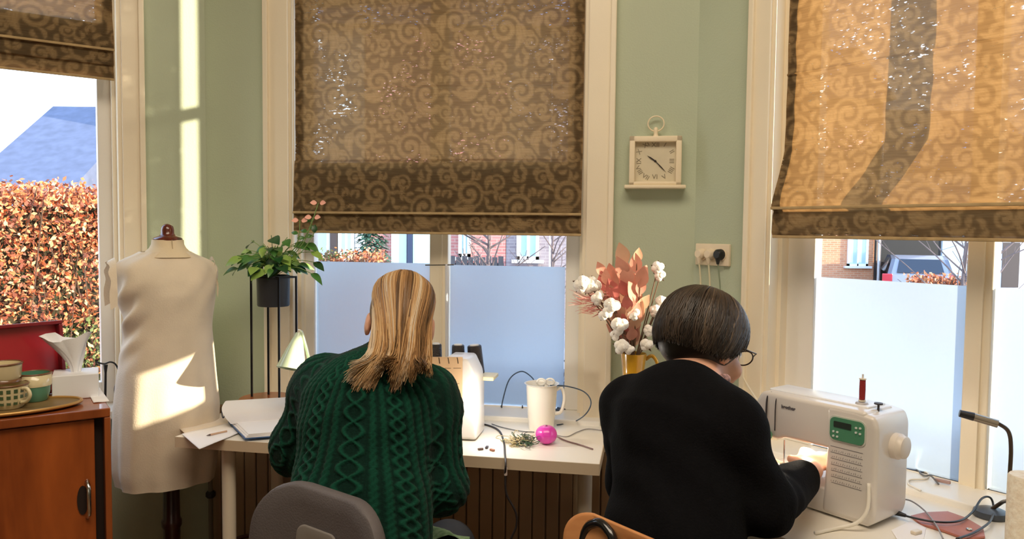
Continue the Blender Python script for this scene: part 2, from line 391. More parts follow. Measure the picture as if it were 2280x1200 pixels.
def blind_mat():
    M = bpy.data.materials.new('damask_linen'); M.use_nodes = True; nt = M.node_tree; nt.nodes.clear(); N = nt.nodes.new; L = nt.links.new
    o = N('ShaderNodeOutputMaterial'); at = N('ShaderNodeAttribute'); at.attribute_name = 'damask'
    tcn = N('ShaderNodeTexCoord')
    mp = N('ShaderNodeMapping'); mp.inputs['Scale'].default_value = (18, 18, 260); nz = N('ShaderNodeTexNoise'); nz.inputs['Scale'].default_value = 1.; nz.inputs['Detail'].default_value = 4
    L(tcn.outputs['Object'], mp.inputs[0]); L(mp.outputs[0], nz.inputs['Vector'])
    c = N('ShaderNodeMix'); c.data_type = 'RGBA'; c.inputs[6].default_value = lin((110, 96, 73))+(1,); c.inputs[7].default_value = lin((178, 152, 112))+(1,); L(at.outputs['Fac'], c.inputs[0])
    c2 = N('ShaderNodeMix'); c2.data_type = 'RGBA'; c2.blend_type = 'MULTIPLY'; c2.inputs[0].default_value = .55
    r = N('ShaderNodeValToRGB'); r.color_ramp.elements[0].position = .3; r.color_ramp.elements[1].position = .65; r.color_ramp.elements[0].color = (.55, .5, .45, 1); r.color_ramp.elements[1].color = (1, 1, 1, 1)
    L(nz.outputs['Fac'], r.inputs[0]); L(c.outputs[2], c2.inputs[6]); L(r.outputs[0], c2.inputs[7])
    d = N('ShaderNodeBsdfDiffuse'); t = N('ShaderNodeBsdfTranslucent'); L(c2.outputs[2], d.inputs[0])
    tcol = N('ShaderNodeMix'); tcol.data_type = 'RGBA'; tcol.inputs[6].default_value = (.40, .205, .070, 1); tcol.inputs[7].default_value = (.48, .255, .090, 1); L(at.outputs['Fac'], tcol.inputs[0])
    t2 = N('ShaderNodeMix'); t2.data_type = 'RGBA'; t2.blend_type = 'MULTIPLY'; t2.inputs[0].default_value = .4; L(tcol.outputs[2], t2.inputs[6]); L(r.outputs[0], t2.inputs[7]); L(t2.outputs[2], t.inputs[0])
    m1 = N('ShaderNodeMixShader'); m1.inputs[0].default_value = .42; L(d.outputs[0], m1.inputs[1]); L(t.outputs[0], m1.inputs[2])
    # open weave: pin holes between the threads
    mp2 = N('ShaderNodeMapping'); mp2.inputs['Scale'].default_value = (70, 70, 210); n2 = N('ShaderNodeTexNoise'); n2.inputs['Scale'].default_value = 1.; n2.inputs['Detail'].default_value = 2
    L(tcn.outputs['Object'], mp2.inputs[0]); L(mp2.outputs[0], n2.inputs['Vector'])
    n3 = N('ShaderNodeTexNoise'); n3.inputs['Scale'].default_value = 9.; L(tcn.outputs['Object'], n3.inputs['Vector'])
    s1 = N('ShaderNodeMath'); s1.operation = 'MULTIPLY_ADD'; s1.inputs[1].default_value = .55; L(n3.outputs['Fac'], s1.inputs[0]); L(n2.outputs['Fac'], s1.inputs[2])
    s2 = N('ShaderNodeMapRange'); s2.inputs[1].default_value = .955; s2.inputs[2].default_value = 1.04; s2.inputs[3].default_value = .015; s2.inputs[4].default_value = .6; L(s1.outputs[0], s2.inputs[0])
    tr = N('ShaderNodeBsdfTransparent'); m2 = N('ShaderNodeMixShader'); L(s2.outputs[0], m2.inputs[0]); L(m1.outputs[0], m2.inputs[1]); L(tr.outputs[0], m2.inputs[2])
    bp = N('ShaderNodeBump'); bp.inputs['Strength'].default_value = .25; bp.inputs['Distance'].default_value = .004; L(nz.outputs['Fac'], bp.inputs['Height']); L(bp.outputs[0], d.inputs['Normal'])
    L(m2.outputs[0], o.inputs[0]); return M
BLINDM = blind_mat()
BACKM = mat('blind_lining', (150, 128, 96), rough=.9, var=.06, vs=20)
def cloth_sheet(W, u0, u1, zs, offs, uoff, step=.004, wr=.0025, seed=0, name='fabric', parent=None, mt=None, ueach=None):
    """zs (top->bottom) path with offs; sheet follows that profile"""
    zs = np.array(zs, float); offs = np.array(offs, float)
    seg = np.hypot(np.diff(zs), np.diff(offs)); S = np.concatenate([[0], np.cumsum(seg)])
    n = max(2, int(S[-1]/step)); s = np.linspace(0, S[-1], n); z = np.interp(s, S, zs); of = np.interp(s, S, offs)
    nu = int((u1-u0)/step); u = np.linspace(u0, u1, nu); U, ZZ = np.meshgrid(u, z, indexing='ij'); OF = np.repeat(of[None], nu, 0); SS = np.repeat(s[None], nu, 0)
    rg = np.random.default_rng(seed); wv = np.zeros_like(U)
    for k in range(10):
        a, b, ph, am = rg.uniform(2, 9), rg.uniform(10, 60), rg.uniform(0, 6), rg.uniform(.2, 1)
        wv += am*np.sin(U*a*2+np.sin(SS*b*.2+ph)*1.2+ph)*np.sin(SS*b+U*a*.6+ph*2)
    OF = OF + wv*wr*.35
    P = np.array(W.o)[None, None]+np.array(W.u)*U[..., None]+np.array(W.n)*OF[..., None]; P[..., 2] = ZZ
    V = P.reshape(-1, 3); idx = np.arange(nu*n).reshape(nu, n)
    F = np.stack([idx[:-1, :-1], idx[1:, :-1], idx[1:, 1:], idx[:-1, 1:]], -1).reshape(-1, 4)
    o = mkobj(name, V, F, mt or BLINDM, parent, True, fix=False)
    if (mt or BLINDM) is BLINDM:
        at = o.data.attributes.new('damask', 'FLOAT', 'POINT'); at.data.foreach_set('value', tile_at(U*1.12+uoff, -SS*1.12).reshape(-1).astype(np.float32))
    return o
def blind(label, W, u0, u1, prof, uoff, seed, folds, cord=None):
    R = thing('roman_blind', label, 'blind', W.pt((u0+u1)/2, prof[-1][0], .02), None)
    cloth_sheet(W, u0, u1, [p[0] for p in prof], [p[1] for p in prof], uoff, seed=seed, name='fabric', parent=R)
    # the folded-up ply behind the lower sections
    for (za, zb, of) in folds:
        o = cloth_sheet(W, u0+.006, u1-.006, [za, zb], [of, of], 0, step=.03, wr=0, name='folded_ply', parent=R, mt=BACKM)
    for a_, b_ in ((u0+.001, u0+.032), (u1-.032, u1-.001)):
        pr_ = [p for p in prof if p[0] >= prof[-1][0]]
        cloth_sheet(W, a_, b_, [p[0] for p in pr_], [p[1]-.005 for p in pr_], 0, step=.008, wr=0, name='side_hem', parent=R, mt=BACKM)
    for zz, of in [(p[0], p[1]) for p in prof if len(p) > 2]:
        MB().box((u0, -of-.003, zz-.006), (u1, -of+.003, zz+.002), W.M(), bev=.002).build('hem_roll', mat('hem_cloth', (176, 150, 108), rough=.9, var=.15, vs=30), R)
    MB().box((u0, -.045, Z_OP1-.03), (u1, -.005, Z_OP1+.012), W.M(), bev=.004).build('headrail', WHITEP, R)
    if cord is not None:
        MB().tube([W.pt(cord, Z_OP1-.03, .03), W.pt(cord+.001, 1.6, .034), W.pt(cord, cord_end, .032)], .0028, 8).build('pull_cord', CREAM, R)
    return R
cord_end = 1.30
z = lambda W, px, py, of=.03: W.uz(px, py, of)[1]
# centre blind
zc = [z(WC, 975, y) for y in (30, 193, 357, 474, 480, 518)]
u0, u1 = WC.uz(657, 300, .03)[0], WC.uz(1298, 300, .03)[0]
pc = [(Z_OP1, .026), (zc[0]+.004, .026), (zc[0], .030), (zc[0]-.004, .026), (zc[1]+.004, .027), (zc[1], .031), (zc[1]-.004, .027), (zc[2]+.003, .028), (zc[2], .034), (zc[2]-.02, .038),
      (zc[3]+.03, .046), (zc[3]+.004, .050), (zc[3], .050, 1), (zc[4], .040), (zc[4]-.012, .042), (zc[5]+.006, .043), (zc[5], .042, 1)]
blind('tan damask roman blind in the middle window between sage walls', WC, u0, u1, pc, .10, 3, [(zc[2]-.006, zc[5]+.01, .012), (zc[3], zc[5]+.004, .022)], cord=WC.uz(655, 300, .03)[0]-.002)
# right blind
zr = [z(WR, 1760, y, .03) for y in (335,)]+[z(WR, 1730, y, .08) for y in (462, 470, 525)]
u0 = WR.uz(1752, 200, .03)[0]; u1 = OPR[1]-.01
z9 = [zr[0]+.42, zr[0]+.21]
pr = [(Z_OP1, .026), (z9[0]+.004, .028), (z9[0], .034), (z9[0]-.004, .028), (z9[1]+.004, .028), (z9[1], .034), (z9[1]-.004, .028), (zr[0], .032), (zr[0]-.08, .06), (zr[1]+.01, .088), (zr[1], .090, 1), (zr[2], .078), (zr[2]-.012, .082), (zr[3]+.008, .082), (zr[3], .078, 1)]
blind('tan damask roman blind glowing orange in the sun, right window', WR, u0, u1, pr, .02, 5, [(zr[1]-.002, zr[3]+.006, .03), (zr[1]-.004, zr[3]+.01, .05)])
# left blind
zl = [WL.uz(150, y, .03)[1] for y in (60, 100, 135, 166)]
u0 = WL.uz(252, 160, .02)[0]; u1 = OPL[1]-.01
pl = [(Z_OP1, .020), (zl[0]+.05, .024), (zl[0], .042), (zl[1]+.02, .05), (zl[1], .052, 1), (zl[1]-.006, .040), (zl[2], .045), (zl[2]-.004, .036), (zl[3], .040, 1)]
blind('tan damask roman blind in the left window above the red tray', WL, u0, u1, pl, .21, 8, [(zl[0]+.03, zl[3]+.01, .012), (zl[1], zl[3]+.006, .02)])

# ------------------------------------------------------------------ outside
GZ = -.72
PAVE = mat('street_paving', (150, 150, 156), rough=.9, var=.12, vs=1.2, bump=.2, bs=8)
o = MB().box((-40, 2.95, GZ-.1), (60, 60, GZ)).build('ground', PAVE); o['kind'] = 'structure'
o = MB().box((3.2, -30, GZ-.1), (60, 2.95, GZ)).build('ground', PAVE); o['kind'] = 'structure'
LAWN = mat('garden_soil', (96, 92, 60), rough=.95, var=.2, vs=3)
def brickmat(name, c1, c2, mortar, sc=1.0):
    M = bpy.data.materials.new(name); M.use_nodes = True; nt = M.node_tree; b = nt.nodes['Principled BSDF']; b.inputs['Roughness'].default_value = .85
    tc = nt.nodes.new('ShaderNodeTexCoord'); mp = nt.nodes.new('ShaderNodeMapping'); mp.inputs['Rotation'].default_value = (PI/2, 0, 0)
    bk = nt.nodes.new('ShaderNodeTexBrick'); bk.inputs['Scale'].default_value = sc; bk.inputs['Brick Width'].default_value = .22; bk.inputs['Row Height'].default_value = .065; bk.inputs['Mortar Size'].default_value = .008
    bk.inputs['Color1'].default_value = lin(c1)+(1,); bk.inputs['Color2'].default_value = lin(c2)+(1,); bk.inputs['Mortar'].default_value = lin(mortar)+(1,)
    nt.links.new(tc.outputs['Object'], mp.inputs[0]); nt.links.new(mp.outputs[0], bk.inputs['Vector']); nt.links.new(bk.outputs['Color'], b.inputs['Base Color']); return M
BR1 = brickmat('pink_brick', (196, 128, 122), (176, 112, 108), (190, 160, 150))
BR2 = brickmat('grey_brick', (158, 146, 150), (140, 128, 134), (170, 160, 160))
BR3 = brickmat('orange_brick', (214, 150, 112), (196, 132, 98), (206, 176, 146))
PALE = mat('pale_door_paint', (206, 228, 232), rough=.5, var=.03); PANE = mat('house_pane', (176, 208, 220), rough=.08, spec=.8); DARKP = mat('pipe_and_shade_black', (16, 15, 18), rough=.6, var=.2)  # near-black shared by the garage's painted inner shade and a drainpipe
SLATE = mat('slate_roof', (96, 104, 128), rough=.8, var=.15, vs=5)
WHITEO = mat('white_outdoor_paint', (232, 236, 238), rough=.5)
def facade(label, pieces, Y, X0, X1, m, zt=5.5, depth=5, name='house', roof=True):
    R = thing(name, label, 'house', ((X0+X1)/2, Y+depth/2, GZ))
    MB().box((X0, Y, GZ), (X1, Y+depth, zt)).build('wall', m, R)
    if roof:
        MB().add([(X0-.2, Y-.3, zt), (X1+.2, Y-.3, zt), (X1+.2, Y+depth+.3, zt), (X0-.2, Y+depth+.3, zt), (X0-.2, Y+depth/2, zt+2.2), (X1+.2, Y+depth/2, zt+2.2)], [(0,1,5,4),(2,3,4,5),(0,4,3),(1,2,5),(0,3,2,1)]).build('roof', SLATE, R)
    for p in pieces:
        kind, a, b, t, bt = p[:5]; x0, x1 = at_y(a, 560, Y).x, at_y(b, 560, Y).x
        z0 = at_y((a+b)/2, bt, Y).z if bt else GZ; z1 = at_y((a+b)/2, t, Y).z if t else 1.95
        if kind == 'window':
            f = MB(); w_ = .07
            for lo, hi in (((x0, z0), (x0+w_, z1)), ((x1-w_, z0), (x1, z1)), ((x0, z0), (x1, z0+w_)), ((x0, z1-w_), (x1, z1)), (((x0+x1)/2-.02, z0), ((x0+x1)/2+.02, z1))):
                f.box((lo[0], Y-.06, lo[1]), (hi[0], Y+.0, hi[1]))
            o = f.build('window', WHITEO, R); MB().box((x0+.02, Y-.025, z0+.02), (x1-.02, Y-.015, z1-.02)).build('pane', p[5] if len(p) > 5 else PANE, o)
            MB().box((x0-.1, Y-.12, z0-.07), (x1+.1, Y, z0)).build('window_ledge', WHITEO, R)
        elif kind == 'door':
            o = MB().box((x0, Y-.05, z0), (x1, Y, z1)).build('door', p[5], R)
            for k in (.25, .72):
                cx = x0+(x1-x0)*k; MB().box((cx-(x1-x0)*.1, Y-.06, z1-.62), (cx+(x1-x0)*.1, Y-.045, z1-.38)).build('door_light', PANE if p[5] is not PANE else WHITEO, o)
        elif kind == 'post':
            MB().box((x0, Y-.1, z0), (x1, Y, z1)).build('door_post', p[5], R)
        elif kind == 'pipe':
            MB().tube([((x0+x1)/2, Y-.08, GZ), ((x0+x1)/2, Y-.08, zt)], (x1-x0)/2, 8).build('drainpipe', p[5], R)
        elif kind == 'opening':
            MB().box((x0, Y-.02, z0), (x1, Y+.01, z1)).build('garage_dark_panel', p[5], R)  # flat panel; shade inside the open garage is put into its dark colour
    return R
MINT = mat('mint_garage_paint', (186, 226, 226), rough=.5); DB = mat('dark_brown_paint', (66, 56, 56), rough=.6); NAVY = mat('navy_paint', (52, 66, 96), rough=.5)
Y1 = 16.
bx = [at_y(px, 560, Y1).x for px in (600, 812, 992, 1126, 1420)]
facade('pale shopfront house with wide white windows, left across the street', [('window', 655, 736, 440, 575), ('post', 737, 752, 440, 585, DB), ('window', 754, 790, 440, 575), ('window', 792, 810, 440, 575)], Y1, bx[0], bx[1], mat('pale_render', (196, 204, 206), rough=.8, var=.08))
facade('pink brick house with mint garage door across the street', [('door', 872, 906, 440, 588, PALE), ('post', 908, 919, 440, 590, NAVY), ('door', 920, 986, 440, 590, MINT)], Y1, bx[1]+.01, bx[2], BR1)
facade('pink brick house with narrow white window across the street', [('window', 1021, 1048, 470, 572)], Y1, bx[2]+.01, bx[3], BR1)
facade('grey brick house with white framed window across the street', [('window', 1150, 1200, 470, 578), ('pipe', 1222, 1225, 0, 0, WHITEO)], Y1, bx[3]+.01, bx[4], BR2)
Y2 = 24.
rx = [at_y(px, 560, Y2).x for px in (1690, 1950, 2310, 2480)]
facade('orange brick house with white sash window beyond the right window', [('window', 1886, 1932, 480, 592), ('pipe', 1944, 1950, 0, 0, DARKP), ('pipe', 1951, 1957, 0, 0, WHITEO)], Y2, rx[0], rx[1]+.15, BR3)
g = facade('open dark garage with pale blue doors behind the parked car', [('opening', 1962, 2094, 490, 700, DARKP), ('door', 2096, 2222, 490, 700, mat('sky_blue_paint', (176, 204, 226), rough=.5)), ('opening', 2232, 2270, 540, 640, DB)], Y2, rx[1]+.16, rx[2], mat('garage_render', (206, 206, 210), rough=.8), zt=3.4)
g['category'] = 'garage'
facade('bluish gabled house roof beyond the beech hedge', [], 15., at_y(-60, 400, 15).x, at_y(143, 400, 15).x, mat('far_render', (190, 186, 200), rough=.8), zt=at_y(60, 436, 15).z, depth=6)

# parked hatchback
def car():
    Y = 21.5; c = at_y(2050, 600, Y); R = thing('car', 'silver hatchback parked before the dark open garage', 'car', (c.x, Y+1.6, GZ))
    M = TR(c.x, Y, GZ) @ RZ(math.radians(-22)); L, Wd = 4.0, 1.72
    side = [(0, .28), (0, .62), (.04, .92), (.35, 1.36), (.8, 1.46), (1.9, 1.44), (2.75, .98), (3.7, .86), (L, .62), (L, .28)]
    bm = bmesh.new(); vs = []
    rings = []
    for sx, ins in ((-1, .10), (-1, 0), (1, 0), (1, .10)):
        rings.append([bm.verts.new((sx*(Wd/2-(ins if sx*0+ins else 0)-(.14 if zz > 1.1 else (.02 if zz > .9 else 0))), yy, zz)) for yy, zz in side])
    n = len(side)
    for a, b in ((0, 1), (1, 2), (2, 3)):
        for i in range(n):
            bm.faces.new([rings[a][i], rings[a][(i+1) % n], rings[b][(i+1) % n], rings[b][i]])
    bm.faces.new(rings[0]); bm.faces.new(list(reversed(rings[3])))
    bmesh.ops.remove_doubles(bm, verts=bm.verts, dist=.001); bm.verts.index_update()
    MB().add([v.co.copy() for v in bm.verts], [[v.index for v in f.verts] for f in bm.faces], M).build('body', mat('silver_paint', (150, 154, 168), rough=.25, metal=.3, coat=.6), R); bm.free()
    gl = mat('car_glass', (36, 42, 56), rough=.08, spec=.8)
    MB().add([(-.6, .075, .96), (.6, .075, .96), (.52, .325, 1.34), (-.52, .325, 1.34)], [(0, 1, 2, 3)], M @ TR(0, -.03, .02)).build('rear_window', gl, R, fix=False)
    for s in (-1, 1):
        MB().add([(s*.875, .5, .98), (s*.875, 2.5, .98), (s*.735, 1.85, 1.36), (s*.735, .75, 1.38)], [(0, 1, 2, 3)], M).build('side_window', gl, R, fix=False)
        MB().box((s*.84-.13, -.03, .68), (s*.84+.03 if s > 0 else s*.84+.13, .12, .94), M, bev=.02).build('tail_light', mat('tail_light_red', (206, 40, 60), rough=.2, coat=.5), R)
        for yy in (.7, 3.2):
            t = MB().lathe([(.02, -.1), (.3, -.1), (.32, -.05), (.32, .05), (.3, .1), (.02, .1)], 20, M @ TR(s*.78, yy, .32) @ RY(PI/2)).build('wheel', mat('tyre_rubber', (24, 24, 26), rough=.8), R)
    MB().box((-.8, -.06, .3), (.8, .02, .52), M, bev=.03).build('bumper', mat('bumper_plastic', (60, 62, 70), rough=.5), R)
    MB().box((-.28, -.085, .53), (.28, -.055, .64), M).build('number_plate', mat('plate_yellow', (226, 190, 40), rough=.5), R)
car()

# beech hedges: dark twiggy core and a mass of copper leaves
LEAFM = mat('beech_leaf', (214, 128, 74), rough=.6, rgb2=(150, 70, 40), vs=9, detail=2)
def hedge(label, c0, c1, ztop, depth, nleaf, ls, seed):
    rg = np.random.default_rng(seed); a = Vector((c0[0], c0[1], GZ)); b = Vector((c1[0], c1[1], GZ)); u = (b-a).normalized(); n = Vector((u.y, -u.x, 0)); L = (b-a).length
    R = thing('beech_hedge', label, 'hedge', (a+b)/2)
    M = frameM(a, u, -n, Vector((0, 0, 1))); H = ztop-GZ
    MB().box((0, .08, 0), (L, depth-.08, H-.10), M).build('twig_core', mat('hedge_core', (62, 48, 34), rough=1, rgb2=(44, 52, 28), vs=6), R)
    # branch twigs
    tw = MB()
    for k in range(60):
        x = rg.uniform(0, L); tw.tube([M @ Vector((x, rg.uniform(-.02, .1), rg.uniform(.2, H-.2))), M @ Vector((x+rg.uniform(-.2, .2), rg.uniform(-.06, .05), H+rg.uniform(-.1, .08)))], .004, 4)
    tw.build('twigs', mat('twig_bark', (92, 68, 52), rough=.9), R, kind='stuff')
    N = nleaf; x = rg.uniform(0, L, N); top = rg.random(N) < .22
    y = np.where(top, rg.uniform(0, depth, N), rg.normal(.02, .045, N)); zz = np.where(top, H+rg.normal(-.03, .05, N), rg.uniform(.0, H, N)); y += .05*np.sin(x*3.1)*np.cos(zz*4)
    base = np.stack([x, y, zz], 1); d1 = rg.normal(size=(N, 3)); d1 /= np.linalg.norm(d1, axis=1)[:, None]; d2 = np.cross(d1, rg.normal(size=(N, 3))); d2 /= np.linalg.norm(d2, axis=1)[:, None]
    s = rg.uniform(.6, 1.2, N)[:, None]*ls
    P = np.stack([base-d1*s, base+d2*s*.55, base+d1*s, base-d2*s*.55], 1).reshape(-1, 3)
    Mn = np.array(M); P = P @ Mn[:3, :3].T + Mn[:3, 3]
    F = np.arange(4*N).reshape(N, 4)
    # three tones of leaf
    tones = [mat('beech_leaf_copper', (222, 126, 76), rough=.55, var=.2, vs=5), mat('beech_leaf_pale', (240, 174, 122), rough=.55, var=.2, vs=5), mat('beech_leaf_brown', (138, 76, 52), rough=.6, var=.2, vs=5), mat('hedge_leaf_green', (92, 104, 52), rough=.6, var=.2, vs=5)]
    o = mkobj('leaves', P, F, tones[0], R, fix=False, kind='stuff')
    for t in tones[1:]: o.data.materials.append(t)
    green = (np.sin(base[:, 0]*2.3+1)+np.sin(base[:, 2]*3.7+base[:, 0]*1.3)) > 1.35
    mi = np.where(green & (rg.random(N) < .6), 3, rg.choice([0, 0, 1, 1, 2, 2], N)).astype(np.int32); o.data.polygons.foreach_set('material_index', mi)
    return R
pb = at_y(300, 500, 5.6); pa = at_y(-260, 500, 4.6); pa = pa+(pa-pb)*1.1
hedge('tall copper beech hedge close outside the left window', (pa.x, pa.y), (pb.x, pb.y), 1.60, .7, 50000, .021, 1)
pa = at_y(640, 560, 10); pb = at_y(850, 560, 10)
hedge('low orange hedge across the street beyond middle window', (pa.x, 10), (pb.x, 10), at_y(740, 568, 10).z, .6, 3500, .03, 2)
pa = at_y(2045, 560, 12); pb = at_y(2165, 560, 12)
hedge('low brown hedge before the silver car', (pa.x, 12), (pb.x, 12), at_y(2100, 622, 12).z, .5, 2500, .035, 3)
# dark garden fence in front of brick house
fx = [at_y(px, 575, 13).x for px in (1001, 1122)]
F_ = thing('garden_fence', 'low dark board fence before the pink brick house', 'fence', ((fx[0]+fx[1])/2, 13, GZ))
FM = mat('fence_stain', (66, 70, 80), rough=.8, var=.2); zt = at_y(1060, 570, 13).z
n = 9
for k in range(n):
    a = fx[0]+(fx[1]-fx[0])*k/n; MB().box((a+.005, 13, GZ), (a+(fx[1]-fx[0])/n-.008, 13.03, zt-.02*(k % 2))).build('board', FM, F_)
MB().box((fx[0], 13.03, zt-.2), (fx[1], 13.07, zt-.12)).build('rail', FM, F_)
# conifer and bare trees
def tree(label, px, Y, h, r0, seed, evergreen=False, spread=.5):
    rg = random.Random(seed); b = at_y(px, 560, Y); R = thing('bare_tree' if not evergreen else 'conifer', label, 'tree', (b.x, Y, GZ)); bark = mat('grey_bark', (112, 98, 96), rough=.9, var=.2)
    MB().tube(smooth_path([(b.x, Y, GZ), (b.x+.03, Y, GZ+h*.3), (b.x-.02, Y, GZ+h*.6), (b.x+.04, Y, GZ+h)], 3), [r0*(1-i/10*.85) for i in range(10)], 8).build('trunk', bark, R)
    if evergreen:
        P = []; F = []
        for k in range(2600):
            t = rg.random(); zz = GZ+.4+(h-.4)*t; rr = (1-t)*.55*math.sqrt(rg.random())+.05; a = rg.uniform(0, 2*PI); c = Vector((b.x+rr*math.cos(a), Y+rr*math.sin(a), zz)); d = Vector((math.cos(a), math.sin(a), -.4))*.09; e = Vector((-math.sin(a), math.cos(a), rg.uniform(-.3, .3)))*.035
            P += [c-e, c+d, c+e]; F.append((3*k, 3*k+1, 3*k+2))
        mkobj('foliage', P, F, mat('conifer_green', (58, 96, 78), rough=.8, var=.3, vs=4), R, fix=False, kind='stuff')
    else:
        mb = MB()
        for k in range(26):
            z0 = GZ+h*rg.uniform(.25, .95); a = rg.uniform(0, 2*PI); L = rg.uniform(.5, 1)*spread*h; p0 = Vector((b.x, Y, z0)); d = Vector((math.cos(a), math.sin(a)*.6, rg.uniform(.35, 1)))
            p1 = p0+d*L*.5; p2 = p1+(d+Vector((rg.uniform(-.4, .4), 0, rg.uniform(-.2, .4))))*L*.45
            mb.tube(smooth_path([p0, p1, p2], 4), [r0*.35*(1-i/9*.8) for i in range(9)], 5)
            for q in range(3):
                e = p1.lerp(p2, rg.random()); mb.tube([e, e+Vector((rg.uniform(-.5, .5), rg.uniform(-.2, .2), rg.uniform(.1, .6)))*L*.5], r0*.09, 4)
        mb.build('branches', bark, R, kind='stuff')
tree('dark green conifer between pale windows across the street', 826, 13.5, 2.9, .05, 4, True)
tree('bare grey tree before the narrow white window house', 1090, 12.5, 2.6, .06, 5, spread=.4)
tree('bare thin tree before the grey brick house', 1232, 12, 2.8, .035, 6, spread=.4)
tree('bare twiggy tree arching over the parked car', 2150, 9, 2.6, .035, 9, spread=.55)
# low bench / planter boxes right outside the panes, seen blurred through the film
def planter(label, W, u0, u1, zt, rows, off0):
    R = thing('planter_box', label, 'planter', W.pt((u0+u1)/2, GZ, off0-.2))
    PM = mat('blue_grey_slats', (62, 84, 122), rough=.4, var=.2, vs=4)
    M = W.M()
    zb = GZ
    for k in range(rows):
        z1 = zt-k*.09; MB().box((u0, -off0, z1-.075), (u1, -off0+.02, z1), M, bev=.003).build('slat', PM, R)
    MB().box((u0, -off0+.02, zb), (u1, -off0+.36, zt-.02), M).build('box', mat('planter_inner', (50, 62, 84), rough=.6), R)
    for u in (u0+.03, u1-.07):
        MB().box((u, -off0-.02, zb), (u+.04, -off0, zt), M).build('post', PM, R)
    so_ = MB()
    rg = random.Random(4)
    for k in range(70):
        u = rg.uniform(u0+.03, u1-.03); y = rg.uniform(.05, .3); c = M @ Vector((u, -off0+y, zt-.02)); so_.tube([c, c+Vector((rg.uniform(-.04, .04), rg.uniform(-.04, .04), rg.uniform(.03, .10)))], .004, 4)
    so_.build('heather', mat('heather_grey', (96, 104, 128), rough=.9), R, kind='stuff')
planter('blue-grey slatted planter outside the middle window, blurred by film', WC, OPC[0]+.05, OPC[1]+.1, WC.uz(1120, 836, -.4)[1], 6, -.34)
planter('blue-grey slatted planter outside the right window, blurred by film', WR, OPR[0]+.1, OPR[1]-.1, WR.uz(2080, 1000, -.4)[1], 6, -.34)

# ------------------------------------------------------------------ desks
DZ = .75
WHITEL = mat('white_laminate', (240, 234, 222), rough=.35, var=.02, vs=4)
EDGE = mat('laminate_edge', (214, 194, 166), rough=.5)
def V2(p): return Vector((p.x, p.y, 0))
def slab_desk(label, corners, legs, name='desk', th=.032, ext=None):
    cx = sum(c.x for c in corners)/len(corners); cy = sum(c.y for c in corners)/len(corners)
    R = thing(name, label, 'desk', (cx, cy, 0))
    MB().prism([(c.x, c.y) for c in corners], DZ-th, DZ).build('worktop', WHITEL, R)
    n = len(corners); ctr_ = Vector((cx, cy, 0))
    for a_, b_ in ((corners[0], corners[1]), (corners[3], corners[0]), (corners[1], corners[2])):
        a_, b_ = V2(a_), V2(b_); t_ = (b_-a_).normalized(); o_ = Vector((t_.y, -t_.x, 0)); o_ = o_ if o_.dot((a_+b_)/2-ctr_) > 0 else -o_
        MB().box((0, 0, DZ-th), ((b_-a_).length, .0015, DZ-.0008), frameM(a_+o_*.0001, t_, o_, Vector((0, 0, 1)))).build('edge_band', EDGE, R)
    for (x, y) in legs:
        MB().lathe([(.021, 0), (.024, .01), (.024, .03), (.019, .04), (.021, DZ-th-.01), (.034, DZ-th-.008), (.034, DZ-th)], 20, TR(x, y, 0)).build('leg', mat('cream_leg', (226, 214, 192), rough=.35), R, smooth='auto')
    return R
FL = at_z(390, 972, DZ); FR = at_z(1334, 1033, DZ); uD = (V2(FR)-V2(FL)).normalized(); nD = Vector((-uD.y, uD.x, 0))
def wc_back(p, gap=.02):   # from p go away from camera along nD up to the front wall
    t = (V2(WC.pt(0, 0, gap))-V2(p)).dot(WC.n)/nD.dot(WC.n); return V2(p)+nD*t
bl, br = wc_back(FL), wc_back(FR)
legL = at_z(510, 1190, .05); 
def leg_at(px, inset=.06): 
    # point on the desk's front edge under image column px, moved back
    u = uD; a = V2(FL)+nD*inset; r = ray(px, 1100); k = r.x/r.y; t = (k*a.y-a.x)/(u.x-k*u.y); return a+u*t
lg = [leg_at(510), leg_at(1302, .12)]
slab_desk('long white desk under the middle window with papers and thread machine', [V2(FL), V2(FR), br, bl+uD*.05], [(p.x, p.y) for p in lg]+[(bl.x+.12, bl.y-.1), (br.x-.1, br.y-.1)])
P1 = V2(at_z(1720, 1188, DZ)); uW = WR.u; dF = (P1-V2(WR.o)).dot(WR.n)
fa = WR.pt(.16, 0, dF); fb = WR.pt(2.0, 0, dF); ba = WR.pt(.16, 0, .02); bb = WR.pt(2.0, 0, .02)
br_lim = FR
slab_desk('white desk along the right window holding the sewing machine', [WR.pt(.30, 0, dF), fb, bb, WR.pt(.30, 0, .02)], [tuple((WR.pt(u, 0, o_))[:2]) for u in (.36, 1.9) for o_ in (dF-.07, .09)], name='desk')
# beadboard below the middle window
bb_ = struct('trim_1', WC.pt(0, 0)); 
BEAD = mat('beige_beadboard', (164, 136, 106), rough=.6, var=.1, vs=6)
ua, ub = uC(478, 1080), UR-.01; n = int((ub-ua)/.045)
proto = None
for k in range(n):
    a = ua+(ub-ua)*k/n; b = ua+(ub-ua)*(k+1)/n-.004
    if proto is None:
        mb = MB().box((0, -.030, .12), (b-a, -.019, Z_OP0-.03), None, bev=.0035); me_o = mb.build('plank', BEAD, bb_); proto = me_o
        # place in wall frame
        M0 = WC.M(a); vs0 = me_o.data
        for v in vs0.vertices: pass
        bpy.data.objects.remove(me_o); me = bpy.data.meshes.new('plank'); mb2 = mb
        me.from_pydata([tuple(v) for v in mb.v], [], mb.f); me.materials.append(BEAD)
    o = bpy.data.objects.new('plank', me); COL.objects.link(o); o.parent = bb_
    Mx = WC.M(a); Mx.translation -= bb_.location; o.matrix_local = Mx
MB().box((ua, -.018, .12), (ub, 0, Z_OP0-.03), WC.M()).build('backing', mat('beadboard_groove', (134, 108, 82), rough=.8), bb_)
